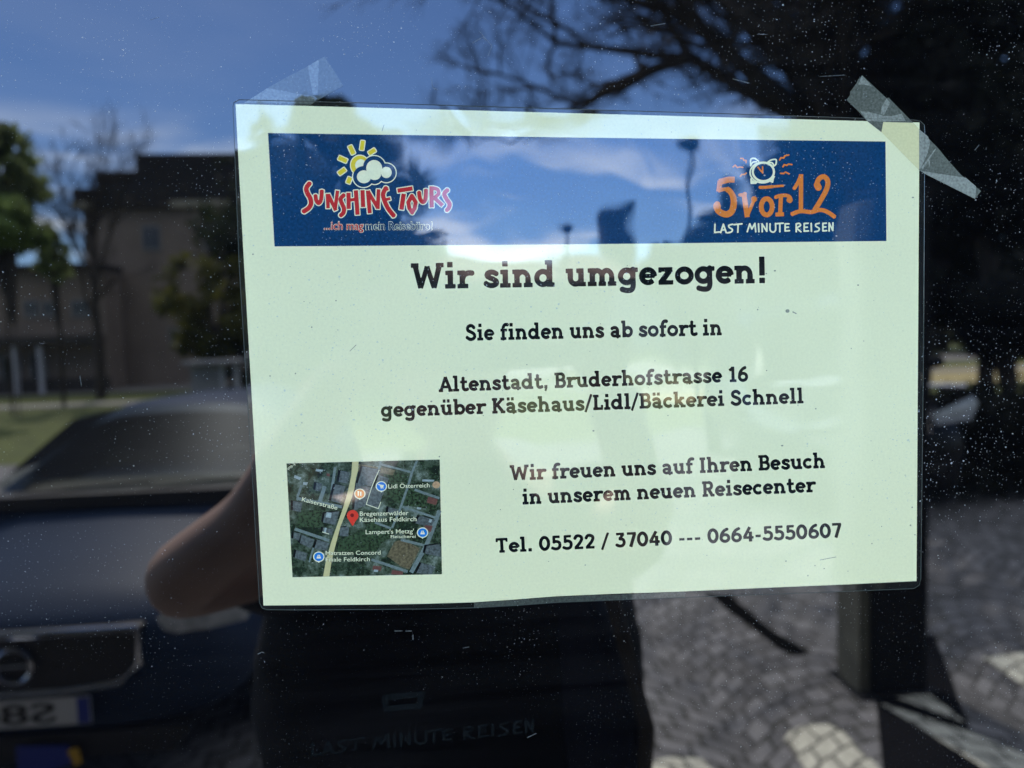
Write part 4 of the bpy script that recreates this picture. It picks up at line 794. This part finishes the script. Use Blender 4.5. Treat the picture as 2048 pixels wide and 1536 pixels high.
rf.add([(x0, .5, za), (x1, .5, za), (x1, -5, zb), (x0, -5, zb), (x0, -10.5, za), (x1, -10.5, za)], [(0, 1, 2, 3), (3, 2, 5, 4), (1, 5, 2), (0, 3, 4), (0, 4, 5, 1)]); rf.build('roof', M_tile, b3)
Y5 = 36
b5 = empty('brick_house', (X(1620, Y5), -Y5, 0)); tag(b5, 'dark brick house with a hipped roof behind the black van', 'house')
bpart('wall', M_base, b5, X(1425, Y5), X(1900, Y5), -Y5 - 9, -Y5, 0, Z(1600, 520, Y5)); rf = MB(); x0, x1 = X(1415, Y5) - b5.location.x, X(1910, Y5) - b5.location.x; za, zb = Z(1600, 520, Y5) + .003, Z(1600, 440, Y5)
rf.add([(x0, .5, za), (x1, .5, za), (x1 - 3, -4.5, zb), (x0 + 3, -4.5, zb), (x0, -9.5, za), (x1, -9.5, za)], [(0, 1, 2, 3), (3, 2, 5, 4), (1, 5, 2), (0, 3, 4), (0, 4, 5, 1)]); rf.build('roof', M_roofd, b5)
windows(b5, [(X(p_, Y5) - b5.location.x, X(p_ + 34, Y5) - b5.location.x, Z(p_, 640, Y5), Z(p_, 575, Y5)) for p_ in (1470, 1560, 1650, 1740, 1830)], .003)
Y4 = 46
b4 = empty('tower', (X(1239, Y4), -Y4, 0)); tag(b4, 'dark square tower standing above the hall roof', 'tower')
bpart('shaft', M_roofd, b4, X(1214, Y4), X(1264, Y4), -Y4 - 1.5, -Y4, 0, Z(1240, 432, Y4)); bpart('parapet', M_roofd, b4, X(1212, Y4), X(1266, Y4), -Y4 - 1.6, -Y4 + .05, Z(1240, 432, Y4) + .003, Z(1240, 420, Y4))
for k in range(4): bpart('battlement', M_roofd, b4, X(1214 + 14 * k, Y4), X(1222 + 14 * k, Y4), -Y4 - 1.5, -Y4, Z(1240, 420, Y4) + .003, Z(1240, 414, Y4))
def lamp_post(px, pytop, Y, label):
    p0 = at(px, 700, Y); h = at(px, pytop, Y).z
    r = empty('street_lamp', (p0.x, -Y, 0)); tag(r, label, 'street lamp', 'street lamps round the square')
    MB().tube([(0, 0, 0), (0, 0, .9), (0, 0, h - .3)], [.11, .07, .05], 8).build('pole', M_roofd, r); MB().tube([(0, 0, h - .3), (0, 0, h - .22), (0, 0, h), (0, 0, h + .12)], [.08, .22, .26, .05], 10).build('lamp_head', M_roofd, r)
lamp_post(1123, 446, 24, 'thin dark street lamp left of the tower'); lamp_post(1390, 282, 17, 'tall dark street lamp in front of the bare tree')
g_ = empty('bus_shelter', (at(430, 700, 16).x, -16, 0)); tag(g_, 'small grey shelter with pale posts behind the dark blue car', 'shelter')
for px in (442, 470): MB().tube([(at(px, 700, 16).x - g_.location.x, 0, 0), (at(px, 700, 16).x - g_.location.x, 0, at(px, 728, 16).z)], .05, 8).build('post', M_post, g_)
MB().box(at(378, 700, 16).x - g_.location.x, at(438, 700, 16).x - g_.location.x, -.05, 0, .1, at(400, 732, 16).z).build('back_panel', M_grey, g_); MB().box(at(370, 700, 16).x - g_.location.x, at(480, 700, 16).x - g_.location.x, -1, .3, at(400, 728, 16).z, at(400, 722, 16).z).build('roof', M_grey, g_)

# ------------------------------------------------------------------ trees
M_bark = mat('bark', (.045, .036, .028), .95, .3, 6)
def leaf_mat(name, c):
    m, N, L = base(name); out = N('ShaderNodeOutputMaterial'); p = N('ShaderNodeBsdfPrincipled'); p.inputs['Roughness'].default_value = .7; ms = N('ShaderNodeMixShader'); ms.inputs[0].default_value = .5; tl = N('ShaderNodeBsdfTranslucent'); L(p.outputs[0], ms.inputs[1]); L(tl.outputs[0], ms.inputs[2]); L(ms.outputs[0], out.inputs[0])
    tc = N('ShaderNodeTexCoord'); nz = N('ShaderNodeTexNoise'); nz.inputs['Scale'].default_value = .9; nz.inputs['Detail'].default_value = 5; L(tc.outputs['Object'], nz.inputs['Vector'])
    r = N('ShaderNodeValToRGB'); e = r.color_ramp.elements; e[0].position = .35; e[0].color = (*[q * .55 for q in c], 1); e[1].position = .65; e[1].color = (*[q * 1.5 for q in c], 1); L(nz.outputs['Fac'], r.inputs[0]); L(r.outputs[0], p.inputs['Base Color']); L(r.outputs[0], tl.inputs['Color'])
    return m
M_con = leaf_mat('conifer_needles', (.022, .030, .014)); M_leafg = leaf_mat('spring_leaves', (.20, .24, .09)); M_olive = leaf_mat('olive_leaves', (.10, .10, .020)); M_bright = leaf_mat('bright_leaves', (.22, .30, .09)); M_yew = leaf_mat('yew_leaves', (.012, .014, .008)); M_twig = mat('twigs', (.030, .024, .018), .95, .3, 3)
def leaves(centres, radii, n, size, rng):
    c = np.array(centres); r = np.array(radii); pick = rng.integers(0, len(c), n)
    d = rng.normal(size=(n, 3)); d /= np.linalg.norm(d, axis=1)[:, None]; d *= rng.uniform(.35, 1.05, n)[:, None]
    pos = c[pick] + d * r[pick][:, None]
    a = rng.normal(size=(n, 3)); a /= np.linalg.norm(a, axis=1)[:, None]; b = rng.normal(size=(n, 3)); b -= a * (a * b).sum(1)[:, None]; b /= np.linalg.norm(b, axis=1)[:, None]
    s = size * rng.uniform(.6, 1.4, n)[:, None]
    q = np.stack([pos - a * s - b * s * .5, pos + a * s - b * s * .5, pos + a * s * .6 + b * s * .6, pos - a * s * .6 + b * s * .6], 1).reshape(-1, 3)
    mb = MB(); mb.v = [tuple(x) for x in q]; mb.f = [(4 * i, 4 * i + 1, 4 * i + 2, 4 * i + 3) for i in range(n)]
    return mb
def conifer(px, pytop, pxhalf, pybase, Y, label, n=9000, m=None, group=None):
    p0 = at(px, 700, Y); h = at(px, pytop, Y).z; rad = abs(at(px + pxhalf, 700, Y).x - p0.x)
    r = empty('conifer', (p0.x, -Y, 0)); tag(r, label, 'tree', group); rng = np.random.default_rng(int(px) + 7)
    MB().tube([(0, 0, 0), (.05, 0, h * .5), (0, 0, h * .97)], [.28, .16, .02], 8).build('trunk', M_bark, r)
    cs, rs = [], []
    for i in range(260):
        t = rng.uniform(0.04, .99) ** .8; z = h * (1 - t) * .97 + .2; R = rad * min(1, t / .34) ** 1.15; a = rng.uniform(0, 6.283); k = rng.uniform(.25, 1)
        cs.append((math.cos(a) * R * k, math.sin(a) * R * k, z)); rs.append(.20 + .16 * rad * min(1, t / .34))
    leaves(cs, rs, n, .10, rng).build('crown', m or M_con, r)
    return r
def leafy(px, pyc, pxr, pyr, Y, label, m, n=6000, size=.10, group=None, name='tree', girth=1):
    p = at(px, pyc, Y); rx = abs(at(px + pxr, pyc, Y).x - p.x); rz_ = abs(at(px, pyc + pyr, Y).z - p.z); r = empty(name, (p.x, -Y, 0)); tag(r, label, 'tree', group); rng = np.random.default_rng(int(px * 3 + pyc))
    cs, rs = [], []
    tr = MB(); tr.tube([(0, 0, 0), (.06, .02, p.z * .55), (.0, 0, p.z)], [.11 * girth, .09 * girth, .05 * girth], 8)
    for i in range(46 if n < 20000 else 110):
        d = rng.normal(size=3); d /= np.linalg.norm(d); d *= rng.uniform(.3, 1) ** .5
        c = (d[0] * rx * .85, d[1] * rx * .85, p.z + d[2] * rz_ * .85); cs.append(c); rs.append(.22 * (rx + rz_) / 2 * rng.uniform(.7, 1.3))
        if i % 5 == 0: tr.tube([(0.03, 0, p.z * .5), (c[0] * .5, c[1] * .5, (p.z * .6 + c[2] * .4)), c], [.07, .04, .015], 5)
    tr.build('trunk', M_bark, r); leaves(cs, rs, n, size, rng).build('crown', m, r)
    return r
conifer(664, 150, 215, 700, 21, 'tall dark conifer rising behind the notice with a pointed top', 20000)
leafy(-12, 345, 105, 125, 20, 'leafy green tree at the left edge beside the brown block', M_leafg, 3600, .10, girth=.3); leafy(105, 500, 38, 75, 22, 'small loose green tree between the left edge and brown block', M_leafg, 900, .09, girth=.5); leafy(10, 455, 88, 60, 19, 'bright green shrub on the left behind the leafy tree', M_bright, 6000, .11, girth=.15)
leafy(420, 620, 120, 130, 18, 'olive green bushy tree in front of the brown block', M_olive, 2000, .09)
leafy(1345, 540, 62, 75, 27, 'round dark tree right of the tower', M_con, 5000, .14); leafy(1455, 470, 62, 100, 24, 'dark round tree behind the tall street lamp', M_con, 5000, .14); leafy(1625, 420, 165, 170, 16, 'broad dark tree behind the black van', M_yew, 9000, .13); leafy(1850, 500, 190, 190, 13, 'dense dark tree behind the pillar', M_yew, 9000, .12)
leafy(1975, 200, 205, 330, 9.2, 'huge dark evergreen tree filling the right upper corner', M_yew, 26000, .085); leafy(2010, 640, 85, 105, 8.4, 'dark ivy bush around the foot of the huge evergreen', M_yew, 3000, .08); leafy(2100, 590, 230, 150, 31, 'dense dark bush at the right edge behind the ochre gravel', M_yew, 12000, .2)
hx0, hx1 = at(1940, 900, 6.2).x, at(2300, 900, 6.2).x
hg = empty('hedge', ((hx0 + hx1) / 2, -6.9, 0)); tag(hg, 'low dark clipped hedge beside the black van at the right edge', 'hedge'); rng_ = np.random.default_rng(3)
hc_ = [(rng_.uniform(hx0, hx1) - hg.location.x, rng_.uniform(-.6, .6), rng_.uniform(.1, .98)) for _ in range(240)]; leaves(hc_, [.17] * 240, 12000, .035, rng_).build('foliage', M_yew, hg)
hb = MB()
for k in range(9): x_ = hx0 + (hx1 - hx0) * (k + .5) / 9 - hg.location.x; hb.tube([(x_, 0, 0), (x_ + .05, .05, .5), (x_ - .04, 0, .95)], [.03, .02, .01], 5)
hb.build('stems', M_bark, hg)
def bare(px, Y, base_r, label, aims, seed, depth=5, m=None, spread=.55):
    """bare branching tree; aims = first limbs as (px, py) of their tips"""
    rnd = random.Random(seed); p0 = at(px, 700, Y); r = empty('bare_tree', (p0.x, -Y, 0)); tag(r, label, 'tree'); tr = MB(); tw = MB()
    def grow(a, d, ln, rad, k):
        pts = [a]; dd = d.copy()
        for i in range(4):
            if base_r > .3 and pts[-1].z < 4.7: dd.z = abs(dd.z) + .2
            dd = (dd + Vector((rnd.uniform(-1, 1), rnd.uniform(-1, 1), rnd.uniform(-.7, .8))) * .17).normalized(); pts.append(pts[-1] + dd * ln / 4)
        (tr if rad > .02 else tw).tube(pts, [rad * (1 - .11 * i) for i in range(5)], 6 if rad > .03 else 4, False)
        if k == 0: return
        for i in range(4 if k > 1 else 8):
            q = pts[rnd.choice((3, 4, 4, 4, 2, 1))]; nd = (dd + Vector((rnd.uniform(-1, 1), rnd.uniform(-1, 1), rnd.uniform(-.7, .9))) * spread * 1.6).normalized(); grow(q, nd, ln * rnd.uniform(.5, .72), max(rad * .5, .005), k - 1)
    hub = None
    for i, (ax_, ay_, z0) in enumerate(aims):
        tip = at(ax_, ay_, Y + rnd.uniform(-.8, .8)) - Vector((p0.x, -Y, 0)); a = Vector((0, 0, z0)); d = tip - a; grow(a, d.normalized(), d.length * (.72 if base_r > .3 else .52), base_r * .42, depth)
    zt = max(z for _, _, z in aims); tr.tube([(0, 0, 0), (.05, 0, zt * .5), (0, 0, zt), (.1, 0, zt + 1.2)], [base_r, base_r * .85, base_r * .7, base_r * .4], 10)
    t_ = tr.build('trunk', M_bark, r); tw.build('twigs', m or M_twig, r); return r
bare(1760, 10.5, .34, 'big bare tree with long dark branches reaching over the notice', [(1150, 40, 3.8), (1180, 150, 4.0), (1330, -120, 4.2), (1290, 120, 3.8), (1480, 40, 4.0), (1560, -60, 4.4), (1500, 150, 3.6), (1420, 130, 3.6), (1650, 60, 4.2), (1880, 30, 4.0), (1160, 95, 3.8), (1220, -20, 4.0), (1380, 150, 3.2), (1560, 100, 3.9), (1640, 150, 3.8)], 12)
bare(196, 25, .16, 'slim bare tree beside the brown block', [(170, 300, 2.6), (215, 270, 3), (240, 330, 2.6), (190, 380, 2.2), (150, 400, 2.2)], 9, 4, None, .4)

# ------------------------------------------------------------------ the photographer
M_skin = mat('skin', (.52, .34, .26), .55, .08, 12); M_jkt = mat('black_jacket', (.006, .006, .008), .85, .3, 9); M_trs = mat('dark_trousers', (.014, .015, .020), .9, .3, 9); M_hair = mat('dark_hair', (.018, .012, .008), .6, .3, 30); M_shoe = mat('shoes', (.02, .018, .016), .6); M_phone = mat('phone_body', (.012, .012, .014), .25, .1, 5); M_strap = mat('strap', (.10, .075, .05), .8, .2, 10); M_navy = mat('navy_bag', (.020, .024, .055), .8, .35, 7)
def skin_mesh(name, pts, edges, rads, m, parent, sub=2, root=0):
    me = bpy.data.meshes.new(name); me.from_pydata(pts, edges, []); me.update(); o = bpy.data.objects.new(name, me); C.objects.link(o); o.parent = parent; me.materials.append(m)
    sk = o.modifiers.new('skin', 'SKIN'); sk.use_smooth_shade = True
    for i, v in enumerate(me.skin_vertices[0].data):
        q = rads[i]; v.radius = q if hasattr(q, '__len__') else (q, q); v.use_root = (i == root)
    sb = o.modifiers.new('sub', 'SUBSURF'); sb.levels = sub; sb.render_levels = sub
    return o
P0 = Vector((.03, -.86, 0))
man = empty('person', P0); tag(man, 'person in dark clothes holding up a phone in both hands before the window', 'person')
Hc = CAM_H
def loc(x, y, z): return (x - P0.x, y - P0.y, z)
LW, RW = (-.085, -.405, Hc - .035), (.165, -.405, Hc - .045)
body = [loc(.0, -.86, .98), loc(-.01, -.87, 1.18), loc(.0, -.87, 1.38), loc(.03, -.86, 1.50), loc(.03, -.84, 1.60), loc(.03, -.82, 1.70),
        loc(-.17, -.85, 1.47), loc(-.325, -.60, 1.485), loc(-.20, -.52, 1.58), loc(*LW), loc(.23, -.85, 1.47), loc(.25, -.66, 1.52), loc(.24, -.53, 1.57), loc(*RW),
        loc(-.08, -.86, .90), loc(-.10, -.85, .50), loc(-.11, -.88, .09), loc(-.12, -.78, .04), loc(.14, -.86, .90), loc(.16, -.85, .50), loc(.17, -.88, .09), loc(.18, -.78, .04)]
bed = [(0, 1), (1, 2), (2, 3), (3, 4), (4, 5), (3, 6), (6, 7), (7, 8), (8, 9), (3, 10), (10, 11), (11, 12), (12, 13), (0, 14), (14, 15), (15, 16), (16, 17), (0, 18), (18, 19), (19, 20), (20, 21)]
brd = [(.11, .10), (.11, .10), (.12, .10), (.10, .08), (.056, .06), (.05, .05), .066, .047, .040, .028, .066, .047, .040, .028, .085, .058, .042, .038, .085, .058, .042, .038]
skin_mesh('body', body, bed, brd, M_skin, man)
jt = MB(); NJ = 40
for (z, hw_, hd_, oy) in ((.84, .27, .17, 0), (.90, .285, .172, 0), (1.0, .295, .172, 0), (1.08, .30, .17, 0), (1.15, .305, .168, 0), (1.22, .305, .165, 0), (1.30, .298, .16, 0), (1.38, .28, .15, 0), (1.45, .245, .13, .005), (1.51, .185, .105, .01), (1.555, .10, .08, .015), (1.60, .068, .07, .02)):
    for k in range(NJ):
        a = 2 * math.pi * k / NJ; f_ = 1 + .018 * math.sin(a * 5 + z * 19) + .012 * math.sin(a * 9 - z * 31); ca, sa = math.cos(a), math.sin(a)
        jt.v.append(loc(.012 + hw_ * f_ * math.copysign(abs(ca) ** .85, ca), -.862 + oy + hd_ * f_ * math.copysign(abs(sa) ** .85, sa), z))
for i in range(11):
    for k in range(NJ): jt.f.append((i * NJ + k, i * NJ + (k + 1) % NJ, (i + 1) * NJ + (k + 1) % NJ, (i + 1) * NJ + k))
jt.f.append(tuple(range(NJ))[::-1]); jo = jt.build('jacket', M_jkt, man, True)
jk = [6, 7, 10, 11]
jr = [.095, .086, .095, .086]
jp = [Vector(body[i]) for i in jk]; jp[1] = jp[0].lerp(jp[1], .66); jp[3] = jp[2].lerp(jp[3], .98)
for k in (0, 2): skin_mesh('sleeve', [tuple(jp[k]), tuple(jp[k].lerp(jp[k + 1], .5)), tuple(jp[k + 1])], [(0, 1), (1, 2)], [.10, .092, .084], M_jkt, jo)
tp = [0, 14, 15, 16, 18, 19, 20]; skin_mesh('trousers', [body[i] for i in tp], [(0, 1), (1, 2), (2, 3), (0, 4), (4, 5), (5, 6)], [(.19, .135), .10, .075, .062, .10, .075, .062], M_trs, man)
for s_ in (16, 20):
    a = Vector(body[s_]); skin_mesh('shoe', [tuple(a + Vector((0, -.05, -.035))), tuple(a + Vector((0, .05, -.045))), tuple(a + Vector((0, .15, -.05)))], [(0, 1), (1, 2)], [(.05, .05), (.052, .04), (.045, .03)], M_shoe, man)
hc = Vector(loc(.03, -.80, Hc - .085))
def head():
    bm = bmesh.new(); bmesh.ops.create_uvsphere(bm, u_segments=36, v_segments=28, radius=1)
    for v in bm.verts:
        x, y, z = v.co
        sx, sy, sz = .078, .098, .118
        if z < 0: sx *= 1 - .30 * (-z) ** 1.4; sy *= 1 - .12 * (-z)
        q = Vector((x * sx, y * sy, z * sz))
        if y > .3:
            nose = math.exp(-((x / .16) ** 2)) * math.exp(-(((z + .12) / .22) ** 2)); q.y += .026 * nose
            for e in (-1, 1): q.y -= .010 * math.exp(-(((x - e * .38) / .17) ** 2 + ((z - .08) / .13) ** 2))
            q.y += .007 * math.exp(-((x / .3) ** 2 + ((z + .50) / .09) ** 2)) + .008 * math.exp(-((x / .3) ** 2 + ((z + .86) / .16) ** 2)); q.y += .006 * math.exp(-((x / .55) ** 2 + ((z - .27) / .08) ** 2))
        v.co = q + hc
    me = bpy.data.meshes.new('head'); bm.to_mesh(me); bm.free(); me.materials.append(M_skin); o = bpy.data.objects.new('head', me); C.objects.link(o); o.parent = man
    for p in me.polygons: p.use_smooth = True
    return o
hd = head()
def ball(name, c, r, m, parent, sc=(1, 1, 1), cut=None):
    bm = bmesh.new(); bmesh.ops.create_uvsphere(bm, u_segments=20, v_segments=14, radius=r)
    if cut: bmesh.ops.delete(bm, geom=[v for v in bm.verts if cut(v.co / r)], context='VERTS')
    for v in bm.verts: v.co = Vector((v.co.x * sc[0], v.co.y * sc[1], v.co.z * sc[2])) + c
    me = bpy.data.meshes.new(name); bm.to_mesh(me); bm.free(); me.materials.append(m); o = bpy.data.objects.new(name, me); C.objects.link(o); o.parent = parent
    for p in me.polygons: p.use_smooth = True
    return o
ball('hair', hc + Vector((0, -.012, .014)), .1, M_hair, hd, (.86, 1.06, 1.14), lambda q: q.z < -.25 or (q.y > .25 and q.z < .48))
M_eye = mat('eye', (.5, .5, .48), .2, .05); M_lip = mat('lips', (.30, .12, .10), .5, .08)
for e in (-1, 1): ball('eye', hc + Vector((e * .030, .078, .010)), .0125, M_eye, hd); ball('ear', hc + Vector((e * .078, -.005, -.005)), .032, M_skin, hd, (.35, .6, 1))
ball('mouth', hc + Vector((0, .083, -.058)), .02, M_lip, hd, (1, .35, .25))
# phone, with the lens end at the camera
ph = empty('phone', (.072, -.352, Hc)); tag(ph, 'dark phone held sideways in both hands before the window', 'phone')
def PB(*a): return MB().box(*a)
PB(-.092, .056, -.004, .004, -.037, .037).build('phone_case', M_phone, ph, bevel=.003); PB(-.088, -.052, .0042, .0058, -.006, .033).build('camera_bump', M_phone, ph, bevel=.001)
PB(-.088, .052, -.0048, -.0042, -.034, .034).build('screen', M_win, ph)
# hands: palm and five fingers closing on the phone's ends
def hand_(wrist, side, m):
    w0 = Vector(wrist); gx = ph.location.x + (-.092 if side < 0 else .056); e = Vector((gx, ph.location.y, Hc)); s = side
    pc = e + Vector((s * .030, -.030, -.030)); L_ = lambda v: loc(*v)
    skin_mesh('palm', [L_(w0), L_(w0.lerp(pc, .6)), L_(pc), L_(pc + Vector((-s * .004, .006, .030)))], [(0, 1), (1, 2), (2, 3)], [(.027, .027), (.032, .024), (.036, .018), (.030, .014)], m, man)
    for k in range(4):
        z = e.z + .030 - .019 * k; ln = (.9, 1.05, 1.0, .8)[k]
        skin_mesh('finger', [L_(pc + Vector((s * .006, .008, z - pc.z))), L_(Vector((gx + s * .020, e.y + .006, z + .002))), L_(Vector((gx + s * (.004), e.y + .0165, z + .001))), L_(Vector((gx - s * .020 * ln, e.y + .0165, z - .002))), L_(Vector((gx - s * .034 * ln, e.y + .0145, z - .003)))][:5], [(0, 1), (1, 2), (2, 3), (3, 4)], [.0095, .0092, .0088, .0082, .0068], m, man, 2)
    skin_mesh('thumb', [L_(pc + Vector((0, -.004, -.016))), L_(Vector((gx + s * .010, e.y - .022, e.z - .030))), L_(Vector((gx - s * .014, e.y - .0165, e.z - .018))), L_(Vector((gx - s * .030, e.y - .0145, e.z - .008)))], [(0, 1), (1, 2), (2, 3)], [.014, .0115, .0098, .0085], m, man, 2)
hand_(LW, -1, M_skin); hand_(RW, 1, M_skin)
# bag on the shoulder
bag = empty('shoulder_bag', (.20, -.80, 1.02)); tag(bag, 'navy shoulder bag with a brown strap hanging from the person', 'bag')
skin_mesh('bag_body', [(0, 0, -.1), (.005, .01, .14), (-.03, .01, .40)], [(0, 1), (1, 2)], [(.075, .14), (.085, .15), (.05, .10)], M_navy, bag)
MB().tube([(.055, .13, .0), (.075, .12, .20), (.03, .10, .40), (-.06, .06, .50)], .012, 6).build('strap', M_strap, bag)
